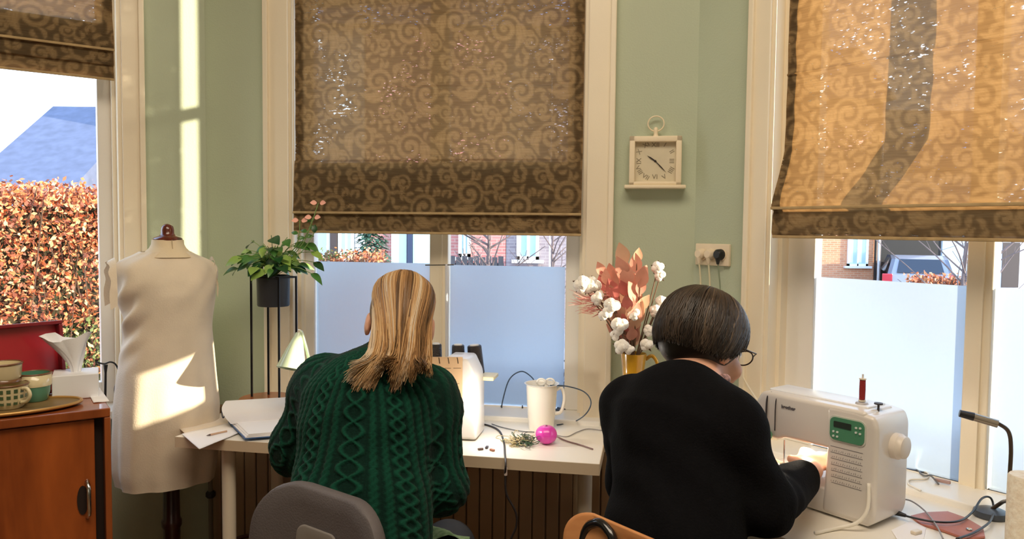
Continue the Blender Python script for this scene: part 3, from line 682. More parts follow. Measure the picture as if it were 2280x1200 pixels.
# pipe in the left corner
R = thing('heating_pipe', 'thin black-clipped heating pipe in the left corner behind the dress form', 'pipe', (WC.pt(UL+.035, 0, .05)))
p0 = WC.pt(UL+.035, 0, .05); MB().tube([p0+Vector((0, 0, .0)), p0+Vector((0, 0, .74))], .008, 10).build('pipe', mat('pipe_paint', (120, 112, 96), rough=.4), R)
for zz in (.42, .66): MB().lathe([(.012, -.012), (.017, -.006), (.017, .006), (.012, .012)], 12, TR(p0.x, p0.y, zz)).build('clip', mat('black_plastic', (26, 26, 28), rough=.4), R)
BLK = mat('black_plastic', (26, 26, 28), rough=.4); BLKM = mat('black_metal', (30, 30, 32), rough=.35, metal=.6)
CHROME = mat('chrome', (210, 210, 212), rough=.15, metal=1)

# ------------------------------------------------------------------ cabinet at the left
CABZ = .935
c1 = V2(at_z(246, 908, CABZ)); uK = WL.u; nK = -WL.n     # uK runs to the left, nK into the wall
def cabM(): return frameM(c1, uK, nK, Vector((0, 0, 1)))
CW = wood('teak_veneer', (188, 98, 42), (112, 48, 18), rough=.3, scale=3.2, stretch=(1.2, 1.2, .35), dist=2.2, coat=.4)
CW2 = wood('teak_edge', (176, 96, 48), (120, 58, 26), rough=.3, scale=5, stretch=(1.5, 1, .2), dist=1.0, coat=.4)
R = thing('sideboard', 'orange-brown teak cabinet with sliding door below the left window', 'cabinet', (c1.x, c1.y, 0)); M = cabM(); CD = .40; CL = 1.15
MB().box((0, 0, CABZ-.022), (CL, CD, CABZ), M, bev=.003).build('top', CW2, R)
MB().box((0, .0, .02), (.014, CD, CABZ-.0225), M, bev=.002).build('side_panel', CW2, R)
MB().box((CL-.022, .0, .02), (CL, CD, CABZ-.0225), M, bev=.002).build('side_panel', CW2, R)
MB().box((.022, CD-.012, .02), (CL-.022, CD-.002, CABZ-.0225), M).build('back_panel', CW2, R)
MB().box((.022, .01, .03), (CL-.022, CD-.012, .05), M).build('bottom', CW2, R)
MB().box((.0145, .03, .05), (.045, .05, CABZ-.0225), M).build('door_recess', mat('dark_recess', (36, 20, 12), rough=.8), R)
dr = MB().box((.034, .012, .045), (.60, .028, CABZ-.026), M, bev=.0015).build('door', CW, R)
MB().box((.602, .026, .045), (CL-.024, .040, CABZ-.026), M, bev=.0015).build('door', CW, R)
hz = at_y(205, 1105, c1.y).z
MB().tube(smooth_path([M @ Vector((.052, .011, hz+.045)), M @ Vector((.050, -.004, hz+.03)), M @ Vector((.050, -.007, hz)), M @ Vector((.050, -.004, hz-.03)), M @ Vector((.052, .011, hz-.045))], 4), .005, 8).build('handle', CHROME, dr, smooth=True, label='chrome handle')
MB().lathe([(.001, 0), (.011, 0), (.012, .002), (.001, .002)], 20, M @ TR(.062, .0115, hz) @ RX(PI/2) , sy=3.0).build('finger_recess', mat('dark_recess', (36, 20, 12), rough=.8), dr)
def on_cab(px, py, dz=0): return at_z(px, py, CABZ+dz)

# red tray leaning up
def upright(label, pl, pr, ytop, ybot, mt, rim):
    pass
q0 = on_cab(-70, 905); q1 = on_cab(143, 872); q0 = V2(q0); q1 = V2(q1)
ux = (q1-q0).normalized(); nb = Vector((-ux.y, ux.x, 0)); htop = at_y(143, 712, q1.y+.03).z-CABZ
REDM = mat('deep_red_lacquer', (176, 36, 46), rough=.32, var=.06, vs=3, coat=.3); Lr = (q1-q0).length
R = thing('serving_tray', 'dark red rimmed tray leaning upright behind the cups', 'tray', (q0+ux*Lr/2)+Vector((0, 0, CABZ)))
M = frameM(q0+Vector((0, 0, CABZ+.002)), ux, nb, Vector((0, 0, 1))) @ RX(math.radians(-7))
MB().box((0, 0, 0), (Lr, .006, htop), M).build('panel', REDM, R)
for lo, hi in (((0, -.022, 0), (Lr, 0, .010)), ((0, -.022, htop-.010), (Lr, 0, htop)), ((0, -.022, .01), (.01, 0, htop-.01)), ((Lr-.01, -.022, .01), (Lr, 0, htop-.01))):
    MB().box(lo, hi, M, bev=.0025).build('rim', mat('red_rim', (128, 22, 34), rough=.35, coat=.3), R)

# oval serving tray with cups
tc_ = on_cab(20, 925); GOLD = mat('gilt_rim', (196, 150, 84), rough=.3, metal=.4)
R = thing('oval_tray', 'oval tray with gilt rim under the cups', 'tray', (tc_.x-.03, tc_.y+.045, CABZ)); tm = frameM(R.location, uK, nK, Vector((0, 0, 1)))
MB().lathe([(.001, .001), (.15, .001), (.165, .006), (.163, .009), (.15, .005), (.001, .005)], 40, tm, sx=.92, sy=.50).build('plate', mat('tray_brown', (132, 108, 70), rough=.4, var=.1), R, smooth='auto')
MB().tube([tm @ Vector((.165*.92*math.cos(a), .165*.50*math.sin(a), .009)) for a in np.linspace(0, 2*PI, 49)], .004, 8, cap=False).build('rim', GOLD, R, smooth=True)
CERC = mat('cream_glaze', (226, 212, 172), rough=.2, coat=.5, var=.04); TEAL = mat('teal_glaze', (94, 150, 124), rough=.2, coat=.5, var=.06); BRNR = mat('brown_rim_glaze', (122, 84, 54), rough=.25, coat=.4)
DKG = mat('dark_green_print', (74, 92, 62), rough=.25, coat=.4)
def cup(label, p, r, h, mt, handle=None, band=None, print_=False, group=None):
    R = thing('cup', label, 'cup', p); M = TR(*p)
    MB().lathe([(.001, .002), (r*.72, .0), (r*.78, .004), (r*.92, h*.3), (r, h), (r-.004, h), (r*.88, h*.3), (r*.7, .008), (.001, .008)], 36, M).build('bowl', mt, R, smooth='auto')
    MB().tube([Vector(p)+Vector((r*1.0*math.cos(a)*.99, r*.99*math.sin(a), h)) for a in np.linspace(0, 2*PI, 33)], .0026, 6, cap=False).build('rim', BRNR, R, smooth=True)
    if band:
        rr = lambda t: r*(.92+(t-.3)/.7*.08)+.0012
        MB().lathe([(rr(band[0]), h*band[0]), (rr(band[1]), h*band[1]), (rr(band[1])-.002, h*band[1]), (rr(band[0])-.002, h*band[0])], 36, M, cap=False).build('band', band[2], R, smooth=True)
    if print_:
        mb = MB()
        for row in range(3):
            for k in range(18):
                a = 2*PI*k/18+.1; z0 = h*(.2+.25*row); rr = r*(.86+.13*(z0/h))+.0006
                mb.box((-.0042, -.0008, 0), (.0042, .0008, h*.16), M @ RZ(a) @ TR(rr, 0, z0) @ RZ(PI/2), bev=0)
        mb.build('square_print', DKG, R, kind='stuff')
    if handle is not None:
        d = Vector((math.cos(handle), math.sin(handle), 0)); c = Vector(p)
        MB().tube(smooth_path([c+d*(r*.97)+Vector((0, 0, h*.85)), c+d*(r+.014)+Vector((0, 0, h*.86)), c+d*(r+.022)+Vector((0, 0, h*.6)), c+d*(r+.012)+Vector((0, 0, h*.33)), c+d*(r*.86)+Vector((0, 0, h*.25))], 5), .0042, 8).build('handle', mt, R, smooth=True)
    return R
pc1 = on_cab(18, 912); cup('cream cup with dark green square print on the oval tray', (pc1.x, pc1.y, CABZ+.006), .044, .056, CERC, handle=-.25, print_=True)
pc2 = on_cab(66, 900); pc2 = (pc2.x, pc2.y+.02, CABZ+.006); cup('teal cup with cream band and brown rim beside patterned cup', pc2, .038, .068, TEAL, band=(.55, .97, CERC))
cup('plain cream cup stacked on top of the patterned cup', (pc1.x-.016, pc1.y+.01, CABZ+.064), .040, .046, CERC, band=(.02, .2, BRNR))
# tissue box
tb = V2(on_cab(170, 880)); R = thing('tissue_box', 'white tissue box with a crumpled tissue on the cabinet', 'box', tb+Vector((0, 0, CABZ)))
M = frameM(tb+Vector((0, 0, CABZ)), uK, nK, Vector((0, 0, 1))) @ RZ(.12)
CARD = mat('white_card', (238, 240, 244), rough=.7, bump=.02)
MB().box((-.052, -.05, 0), (.052, .055, .062), M, bev=.002).build('carton', CARD, R)
P = []; F = []; nT, mT = 22, 14; rg = np.random.default_rng(2)
for i in range(mT):
    t = i/(mT-1)
    for k in range(nT):
        a = 2*PI*k/nT; fl = .007+.024*t**1.3; rr = fl*(1+.35*math.sin(3*a+t*2)+.18*math.sin(7*a+1)); zz = .060+.095*t+(.012*math.sin(2*a+.4)*t)
        P.append(M @ Vector((rr*math.cos(a)*1.25+.024*t*t*(1 if math.cos(a) > 0 else .2), rr*math.sin(a)*.55, zz)))
for i in range(mT-1):
    for k in range(nT): F.append((i*nT+k, i*nT+(k+1) % nT, (i+1)*nT+(k+1) % nT, (i+1)*nT+k))
mkobj('tissue', P, F, mat('tissue_paper', (250, 250, 252), rough=.9, bump=.1, bs=60), R, True, fix=False)
# loose paper by the box
def sheet(name, label, cat, pts, z, mt, th=.0015, curl=0, group=None):
    R = None
    vs = []; n = 10; A, B, C_, D_ = [Vector(p) for p in pts]
    for i in range(n+1):
        for j in range(n+1):
            a = i/n; b = j/n; p = A.lerp(B, a).lerp(D_.lerp(C_, a), b); zz = z + curl*((a-.5)**2*4+(b-.5)**2*2)*.01+.0006*math.sin(a*7)*math.cos(b*5)
            vs.append(Vector((p.x, p.y, zz)))
    m_ = (n+1)**2; vs2 = vs+[v-Vector((0, 0, th)) for v in vs]; f = []
    ix = lambda i, j: i*(n+1)+j
    for i in range(n):
        for j in range(n):
            f.append((ix(i, j), ix(i+1, j), ix(i+1, j+1), ix(i, j+1))); f.append((m_+ix(i, j), m_+ix(i, j+1), m_+ix(i+1, j+1), m_+ix(i+1, j)))
    for i in range(n):
        f += [(ix(i, 0), m_+ix(i, 0), m_+ix(i+1, 0), ix(i+1, 0)), (ix(i, n), ix(i+1, n), m_+ix(i+1, n), m_+ix(i, n)), (ix(0, i), ix(0, i+1), m_+ix(0, i+1), m_+ix(0, i)), (ix(n, i), m_+ix(n, i), m_+ix(n, i+1), ix(n, i+1))]
    o = mkobj(name, vs2, f, mt, None, True, fix=False); return tag(o, label, cat, group)
PAPER = mat('white_paper', (246, 245, 248), rough=.8, var=.015, vs=5)
zz = CABZ+.003
sheet('notepad', 'loose white sheets beside the tissue box on cabinet edge', 'paper', [on_cab(208, 898), on_cab(243, 895), on_cab(205, 842), on_cab(180, 846)], zz, PAPER, th=.002)
# black cable with oval switch hooked on left window frame
hk = WL.hit(235, 812, .03); R = thing('corded_switch', 'black cord with oval inline switch hanging by the left window', 'switch', hk)
px = lambda x, y, o=.03: WL.hit(x, y, o)
MB().tube(smooth_path([px(216, 807), px(232, 810), px(246, 806), px(258, 812), px(266, 832), px(269, 856)], 6), .0028, 8).build('cord', BLK, R, smooth=True)
MB().tube([px(235, 812), px(235, 830), px(234, 905)], [.0075, .004, .004], 8).build('bracket', BLK, R)
MB().ell((0, 0, 0), (.014, .010, .027), 16, 12, TR(*px(263, 869))).build('switch_body', BLK, R, smooth=True)

# ------------------------------------------------------------------ dress form
FYc = 2.43; base = at_y(374, 1060, FYc); bx_, by_ = base.x, FYc
LIN = mat('cream_linen_dress', (226, 212, 190), rough=.9, var=.05, vs=14, bump=.12, bs=220, sheen=.2)
R = thing('dress_form', 'tailor dress form with brown cap wearing a cream sleeveless dress', 'mannequin', (bx_, by_, 0))
view = Vector((bx_, by_, 0)).normalized(); sx = Vector((view.y, -view.x, 0))   # side axis (to the right in view)
sx = (sx + view*.18).normalized(); fy = Vector((-sx.y, sx.x, 0))
zpx = lambda py: at_y(374, py, FYc).z
def wpx(d): return d*FYc/FPX
prof = [(500, None)]
# rings: (py, centre dx px, half width px, half depth m, yoff)
rings = [(1068, -2, 100, .115), (1040, -2, 106, .12), (980, 0, 108, .125), (900, 2, 108, .13), (840, 2, 102, .125), (780, 4, 96, .112), (730, 6, 90, .105), (690, 6, 94, .11), (650, 5, 100, .118), (620, 4, 106, .115), (598, 2, 108, .10), (584, 0, 102, .085), (574, -1, 84, .07), (566, 0, 58, .058), (560, 1, 44, .052)]
nA = 96; P = []; F = []
rr_ = [r for r in rings]; pys = [r[0] for r in rr_][::-1]
NL = 150; ys = np.linspace(1068, 560, NL)
ctr = np.interp(ys, pys, [r[1] for r in rr_][::-1]); hw = np.interp(ys, pys, [r[2] for r in rr_][::-1]); hd = np.interp(ys, pys, [r[3] for r in rr_][::-1])
k_ = np.ones(7)/7
pad = lambda a: np.concatenate([[a[0]]*3, a, [a[-1]]*3])
ctr, hw, hd = [np.convolve(pad(a), k_, 'valid') for a in (ctr, hw, hd)]
for i in range(NL):
    zc_ = zpx(ys[i]); c = Vector((bx_, by_, 0))+sx*wpx(ctr[i]); a_, b_ = wpx(hw[i]), hd[i]
    low = max(0, min(1, (ys[i]-720)/350)); up = max(0, min(1, (720-ys[i])/100))
    for k in range(nA):
        an = 2*PI*k/nA; ca, sa = math.cos(an), math.sin(an)
        fold = 1 + low*.035*math.sin(an*7+ys[i]*.006)+low*.02*math.sin(an*13+2+ys[i]*.004)
        dist = math.hypot(ca*1.0+.75, sa-(-.3)); 
        drape = .010*math.sin((ys[i]-600)*.11+an*6)*math.exp(-(((an-PI*1.12)/.45)**2))*math.exp(-(((ys[i]-690)/75)**2)) * 1.6
        drape += .003*math.sin((ys[i])*.07+an*9)*up
        e = .86; xx = math.copysign(abs(ca)**e, ca)*a_*fold; yy = math.copysign(abs(sa)**e, sa)*b_*fold
        p = c+sx*(xx+ca*drape)+fy*(yy+sa*drape); P.append(Vector((p.x, p.y, zc_)))
for i in range(NL-1):
    for k in range(nA): F.append((i*nA+k, i*nA+(k+1) % nA, (i+1)*nA+(k+1) % nA, (i+1)*nA+k))
mkobj('dress', P, F, LIN, R, True, fix=False)
# cap sleeves, slightly ruffled
for s, dpx in ((-1, -106), (1, 104)):
    P = []; F = []; n1, n2 = 30, 14
    cS = Vector((bx_, by_, 0))+sx*wpx(dpx*.93); zt_, zb_ = zpx(572), zpx(672 if s < 0 else 655)
    for i in range(n1):
        a = i/(n1-1)*PI
        for j in range(n2):
            t = j/(n2-1); ins = 1-t
            oy = -math.cos(a)*.062*(1+.1*t); zc_ = zb_+(zt_-zb_)*(math.sin(a)**.6)
            out = (.004+(.020 if s < 0 else .002)*t+.003*math.sin(a*11)*t)
            p = cS+sx*s*(out)+fy*oy; P.append(Vector((p.x, p.y, zc_-.012*t)))
    for i in range(n1-1):
        for j in range(n2-1): F.append((i*n2+j, (i+1)*n2+j, (i+1)*n2+j+1, i*n2+j+1))
    mkobj('sleeve', P, F, LIN, R, True, fix=False)
cc = Vector((bx_, by_, 0))
MN = frameM(Vector((cc.x, cc.y, 0))+sx*wpx(6), sx, fy, Vector((0, 0, 1)))
zq = lambda py: zpx(py)
MB().lathe([(wpx(60), zq(572)), (wpx(48), zq(562)), (wpx(38), zq(552)), (wpx(34), zq(544)), (wpx(33), zq(534)), (.001, zq(533))], 36, MN, sy=.9).build('neck', mat('calico', (226, 208, 176), rough=.85, bump=.06, bs=200), R, smooth='auto')
MB().tube([MN @ Vector((wpx(3), -wpx(34)*.9, zq(534))), MN @ Vector((wpx(4), -wpx(40)*.9, zq(560)))], .0012, 5).build('seam', mat('seam_thread', (190, 170, 138), rough=.9), R)
DW = wood('dark_mahogany', (110, 44, 24), (62, 20, 12), rough=.25, scale=8, coat=.6)
MB().lathe([(.001, zq(498)), (wpx(6), zq(499)), (wpx(12), zq(504)), (wpx(14), zq(512)), (wpx(14), zq(520)), (wpx(18), zq(525)), (wpx(29), zq(529)), (wpx(31), zq(532)), (wpx(30), zq(535)), (.001, zq(535))], 32, MN).build('neck_cap', DW, R, smooth='auto')
DW2 = wood('black_mahogany', (58, 24, 18), (30, 10, 8), rough=.3, scale=8, coat=.4)
MB().lathe([(.001, 0), (.03, 0), (.03, .02), (.025, .1), (.026, .30), (.031, .31), (.031, .325), (.026, .335), (.024, .5), (.026, .58), (.001, .58)], 24, TR(bx_+.01, by_, .10)).build('pole', DW2, R, smooth='auto')
for k in range(3):
    a = 2*PI*k/3+.4; d = Vector((math.cos(a), math.sin(a), 0)); c = Vector((bx_+.01, by_, 0))
    MB().tube(smooth_path([c+d*.0+Vector((0, 0, .16)), c+d*.09+Vector((0, 0, .12)), c+d*.15+Vector((0, 0, .03)), c+d*.18+Vector((0, 0, .014))], 4), .014, 8).build('leg', DW2, R, smooth=True)

# ------------------------------------------------------------------ chairs
def rounded_rect(w, h, r, n=8):
    P = []
    for cx, cy, a0 in ((w/2-r, h/2-r, 0), (-w/2+r, h/2-r, PI/2), (-w/2+r, -h/2+r, PI), (w/2-r, -h/2+r, 1.5*PI)):
        for k in range(n+1): a = a0+PI/2*k/n; P.append((cx+r*math.cos(a), cy+r*math.sin(a)))
    return P
# grey office chair: seen from behind
bt = at_y(600, 1085, 1.47); b2 = at_y(884, 1190, 1.30)
GREY = mat('grey_chair_shell', (92, 86, 88), rough=.6, var=.05, bump=.15, bs=300); GREYL = mat('grey_chair_insert', (128, 122, 118), rough=.5)
ux = (V2(b2)-V2(bt)).normalized(); nb = Vector((ux.y, -ux.x, 0))      # nb toward camera
cw = (V2(b2)-V2(bt)).length; cmid = (V2(bt)+V2(b2))/2
R = thing('office_chair', 'grey office chair with rounded plastic back behind the blonde woman', 'chair', (cmid.x+.1, cmid.y+.16, 0))
Zt = at_y(640, 1066, 1.44).z
M = frameM(Vector((cmid.x, cmid.y, Zt-.17)), ux, -nb, Vector((0, 0, 1))) @ RX(math.radians(-6)) @ RY(math.radians(3))
def curved_panel(w, h, r, th, M, curve, n=20, y0=0):
    outer = rounded_rect(w, h, r, 10); mb = MB(); rings = [(1., 0.), (1., 1.)]
    vs = []; F = []
    def yy(x): return curve*(x/(w/2))**2
    lv = [(.955, 0), (.985, .15), (1, .4), (1, .7), (.985, .9), (.955, 1)]
    for s, t in lv:
        for (x, z) in outer: vs.append((x*s, y0+yy(x*s)-th*t, z*s))
    N = len(outer)
    for i in range(len(lv)-1):
        for k in range(N): F.append((i*N+k, i*N+(k+1) % N, (i+1)*N+(k+1) % N, (i+1)*N+k))
    # fill faces by concentric rings
    def fill(base, t, s0):
        nonlocal vs, F
        prev = base
        for s in (.8, .6, .4, .2):
            st = len(vs)
            for (x, z) in outer: vs.append((x*s, y0+yy(x*s)-th*t, z*s))
            for k in range(N): F.append((prev+k, prev+(k+1) % N, st+(k+1) % N, st+k))
            prev = st
        F.append(tuple(prev+k for k in range(N)))
    fill(0, 0, 0); fill((len(lv)-1)*N, 1, 0)
    return mb.add(vs, F, M)
curved_panel(cw, .34, .10, .035, M, -.03).build('backrest', GREY, R, smooth='auto')
Mi = M @ TR(-.005, -.034, .025)
curved_panel(.10, .15, .018, .006, Mi, -.004).build('back_insert', GREYL, R, smooth='auto')
MB().lathe([(.001, 0), (.005, 0), (.006, .002), (.001, .004)], 12, Mi @ TR(.0, -.006, .02) @ RX(PI/2)).build('screw', BLK, R)
sc_ = Vector((cmid.x, cmid.y, 0))-nb*.24
curved_panel(.40, .40, .10, .06, frameM(sc_+Vector((0, 0, .46)), ux, Vector((0, 0, 1)), nb), 0).build('seat', GREY, R, smooth='auto')
MB().tube(smooth_path([M @ Vector((-.02, -.03, -.1)), M @ Vector((-.02, .0, -.24)), sc_+Vector((0, 0, .42))-nb*(-.16), sc_+Vector((0, 0, .41))], 5), .018, 8).build('back_bracket', BLKM, R, smooth=True)
MB().lathe([(.03, .07), (.03, .2), (.02, .2), (.02, .42)], 16, TR(sc_.x, sc_.y, 0)).build('gas_column', BLKM, R)
for k in range(5):
    a = 2*PI*k/5; d = Vector((math.cos(a), math.sin(a), 0)); e = sc_+d*.27
    MB().tube([sc_+Vector((0, 0, .1)), e+Vector((0, 0, .07))], [.022, .014], 8).build('leg', BLKM, R)
    MB().lathe([(.001, -.01), (.022, -.01), (.025, 0), (.022, .01), (.001, .01)], 14, TR(e.x, e.y, .025) @ RZ(a) @ RX(PI/2)).build('caster', BLK, R)
# plywood school chair
PLY = wood('beech_plywood', (222, 160, 106), (196, 128, 78), rough=.3, scale=5, stretch=(.25, 1, 1.5), coat=.3)
a0 = at_y(1296, 1160, 1.44); ux = Vector((math.cos(math.radians(-52)), math.sin(math.radians(-52)), 0)); nb = Vector((ux.y, -ux.x, 0)); cw = .38
cm = V2(a0)+ux*cw/2; Zt = at_y(1290, 1133, 1.42).z
R = thing('school_chair', 'beech plywood chair with black tube frame behind the dark-haired woman', 'chair', (cm.x, cm.y, 0)-nb*.2 if False else (cm-nb*.2))
M = frameM(Vector((cm.x, cm.y, Zt-.09)), ux, -nb, Vector((0, 0, 1))) @ RX(math.radians(-8))
curved_panel(cw, .18, .05, .012, M, -.045).build('backrest', PLY, R, smooth='auto')
for s in (-1, 1):
    x = s*.115
    MB().tube(smooth_path([M @ Vector((x-.045, -.02, -.55)), M @ Vector((x-.045, -.035, -.1)), M @ Vector((x-.04, -.035, .04)), M @ Vector((x-.015, -.035, .075)), M @ Vector((x+.015, -.035, .075)), M @ Vector((x+.04, -.035, .04)), M @ Vector((x+.045, -.035, -.1)), M @ Vector((x+.045, -.02, -.55))] if s < 0 else [M @ Vector((x, -.02, -.55)), M @ Vector((x, -.02, -.3)), M @ Vector((x, -.02, .0))], 6), .009, 10).build('back_tube', mat('black_enamel', (24, 25, 28), rough=.2, coat=.6), R, smooth=True)
sc_ = cm-nb*.22
curved_panel(.38, .38, .06, .014, frameM(sc_+Vector((0, 0, .45)), ux, Vector((0, 0, 1)), nb), 0).build('seat', PLY, R, smooth='auto')
for s in (-1, 1):
    for t in (-1, 1):
        p = sc_+ux*.15*s+nb*.15*t; MB().tube([p+Vector((0, 0, .44)), p+(ux*s+nb*t)*.03+Vector((0, 0, 0.0))], .011, 8).build('leg', mat('black_enamel', (24, 25, 28), rough=.2, coat=.6), R)

# basket under the desk
pb_ = at_z(520, 1235, .12); R = thing('basket', 'round dark brown basket with wooden rim on the floor under desk', 'basket', (-.80, 2.42, 0))
MB().lathe([(.001, .01), (.12, .0), (.14, .02), (.16, .28), (.152, .28), (.13, .03), (.001, .02)], 36, TR(-.80, 2.42, 0)).build('body', mat('dark_wicker', (84, 50, 36), rough=.8, var=.3, vs=40, bump=.5, bs=80), R, smooth='auto')
MB().tube([Vector((-.80+.158*math.cos(a), 2.42+.158*math.sin(a), .285)) for a in np.linspace(0, 2*PI, 41)], .009, 8, cap=False).build('rim', CW2, R, smooth=True)
MB().tube(smooth_path([Vector((-.80+.155*math.cos(a), 2.42, .285+.1*math.sin(a))) for a in np.linspace(0, PI, 9)], 3), .007, 8).build('handle', DW2, R, smooth=True)

B_ = V2(at_z(1928, 1177, DZ)); uM = Vector((math.cos(math.radians(-53)), math.sin(math.radians(-53)), 0)); dM = Vector((-uM.y, uM.x, 0))
MM = frameM(B_+Vector((0, 0, DZ)), uM, dM, Vector((0, 0, 1)))      # machine frame: x along it, y depth, z up

# ------------------------------------------------------------------ implicit-surface figures
class Field:
    def __init__(s, lo, hi, h):
        s.lo = np.array(lo, float); s.h = h; s.n = np.ceil((np.array(hi)-s.lo)/h).astype(int)+1
        s.f = np.full(s.n, 1.0, np.float32); s.ax = [s.lo[i]+np.arange(s.n[i])*h for i in range(3)]
    def _win(s, lo, hi):
        a = np.clip(np.floor((lo-s.lo)/s.h).astype(int), 0, s.n-1); b = np.clip(np.ceil((hi-s.lo)/s.h).astype(int)+1, 1, s.n)
        return tuple(slice(int(a[i]), int(max(b[i], a[i]+1))) for i in range(3))
    def _grid(s, w): return np.meshgrid(*[s.ax[i][w[i]].astype(np.float32) for i in range(3)], indexing='ij')
    def _merge(s, w, d, k, sub=False):
        c = s.f[w]
        if sub:
            hh = np.clip(.5-.5*(c+d)/k, 0, 1); s.f[w] = c*(1-hh)-d*hh+k*hh*(1-hh); return
        hh = np.clip(.5+.5*(c-d)/k, 0, 1); s.f[w] = c*(1-hh)+d*hh-k*hh*(1-hh)
    def cap(s, a, b, ra, rb, k=.02, flat=None):
        """flat=(axis, factor): cross-section squashed along axis (factor<1)"""
        a = np.array(a, float); b = np.array(b, float); R = max(ra, rb)+k*1.6
        w = s._win(np.minimum(a, b)-R, np.maximum(a, b)+R); X, Y, Z = s._grid(w)
        if flat is not None:
            n = np.array(flat[0], float); n /= np.linalg.norm(n); g = 1/flat[1]-1
            dt = (X*n[0]+Y*n[1]+Z*n[2])*g; X, Y, Z = X+dt*n[0], Y+dt*n[1], Z+dt*n[2]; a = a+n*(a@n)*g; b = b+n*(b@n)*g
        ab = b-a; L2 = ab@ab+1e-9; t = np.clip(((X-a[0])*ab[0]+(Y-a[1])*ab[1]+(Z-a[2])*ab[2])/L2, 0, 1)
        d = np.sqrt((X-a[0]-t*ab[0])**2+(Y-a[1]-t*ab[1])**2+(Z-a[2]-t*ab[2])**2)-(ra+(rb-ra)*t)
        if flat is not None: d = d*(.5+.5*flat[1])
        s._merge(w, d.astype(np.float32), k); return s
    def ell(s, c, r, axes=None, k=.015, sub=False):
        c = np.array(c, float); r = np.array(r, float); R = r.max()+k*1.6
        w = s._win(c-R, c+R); X, Y, Z = s._grid(w); X, Y, Z = X-c[0], Y-c[1], Z-c[2]
        if axes is None: axes = np.eye(3)
        A = [np.array(a, float) for a in axes]; q = [(X*a[0]+Y*a[1]+Z*a[2])/r[i] for i, a in enumerate(A)]
        L = np.sqrt(q[0]**2+q[1]**2+q[2]**2); L2 = np.sqrt((q[0]/r[0])**2+(q[1]/r[1])**2+(q[2]/r[2])**2)+1e-6
        s._merge(w, (L*(L-1)/L2).astype(np.float32), k, sub); return s
    def mesh(s):
        f = s.f; ins = f < 0; nx, ny, nz = f.shape
        cnt = np.zeros((nx-1, ny-1, nz-1), np.int8)
        for i in (0, 1):
            for j in (0, 1):
                for k in (0, 1): cnt += ins[i:nx-1+i, j:ny-1+j, k:nz-1+k]
        act = (cnt > 0) & (cnt < 8); C = np.argwhere(act); idx = np.full(act.shape, -1, np.int64); idx[act] = np.arange(len(C))
        acc = np.zeros((len(C), 3)); num = np.zeros(len(C))
        crn = [(i, j, k) for i in (0, 1) for j in (0, 1) for k in (0, 1)]
        for a in crn:
            for ax in range(3):
                if a[ax]: continue
                b = list(a); b[ax] = 1
                fa = f[C[:, 0]+a[0], C[:, 1]+a[1], C[:, 2]+a[2]]; fb = f[C[:, 0]+b[0], C[:, 1]+b[1], C[:, 2]+b[2]]
                cr_ = (fa < 0) != (fb < 0); t = np.where(cr_, fa/np.where(cr_, fa-fb, 1), 0)
                p = np.array(a, float)[None]+np.zeros((len(C), 3)); p[:, ax] = t
                acc += p*cr_[:, None]; num += cr_
        V = (C+acc/num[:, None])*s.h+s.lo; F = []
        for ax in range(3):
            o1, o2 = [(1, 2), (2, 0), (0, 1)][ax]
            sl0 = [slice(None)]*3; sl1 = [slice(None)]*3; sl0[ax] = slice(0, -1); sl1[ax] = slice(1, None)
            A = ins[tuple(sl0)]; B = ins[tuple(sl1)]; E = np.argwhere(A != B)
            m_ = (E[:, o1] > 0) & (E[:, o2] > 0) & (E[:, o1] < f.shape[o1]-1) & (E[:, o2] < f.shape[o2]-1); E = E[m_]
            q = []
            for d1, d2 in ((-1, -1), (0, -1), (0, 0), (-1, 0)):
                e = E.copy(); e[:, o1] += d1; e[:, o2] += d2; q.append(idx[e[:, 0], e[:, 1], e[:, 2]])
            Q = np.stack(q, 1); fl = ~A[E[:, 0], E[:, 1], E[:, 2]]; Q[fl] = Q[fl][:, ::-1]; F.append(Q)
        F = np.concatenate(F); F = F[(F >= 0).all(1)]
        return V, F
def vnormals(V, F):
    a, b, c, d = [V[F[:, i]] for i in range(4)]; n = np.cross(c-a, d-b); N = np.zeros_like(V)
    for i in range(4): np.add.at(N, F[:, i], n)
    return N/(np.linalg.norm(N, axis=1)[:, None]+1e-12)
def relax(V, F, it=2, w=.5):
    for _ in range(it):
        S = np.zeros_like(V); c = np.zeros(len(V))
        for i in range(4):
            for j in ((i+1) % 4, (i-1) % 4): np.add.at(S, F[:, i], V[F[:, j]]); np.add.at(c, F[:, i], 1)
        V = V*(1-w)+w*S/c[:, None]
    return V
SKIN = mat('skin', (222, 168, 140), rough=.5, var=.04, vs=30, bump=.03, bs=250)
def n3(v): v = np.array(v, float); return v/np.linalg.norm(v)
A3 = lambda v: np.array(tuple(v), float)

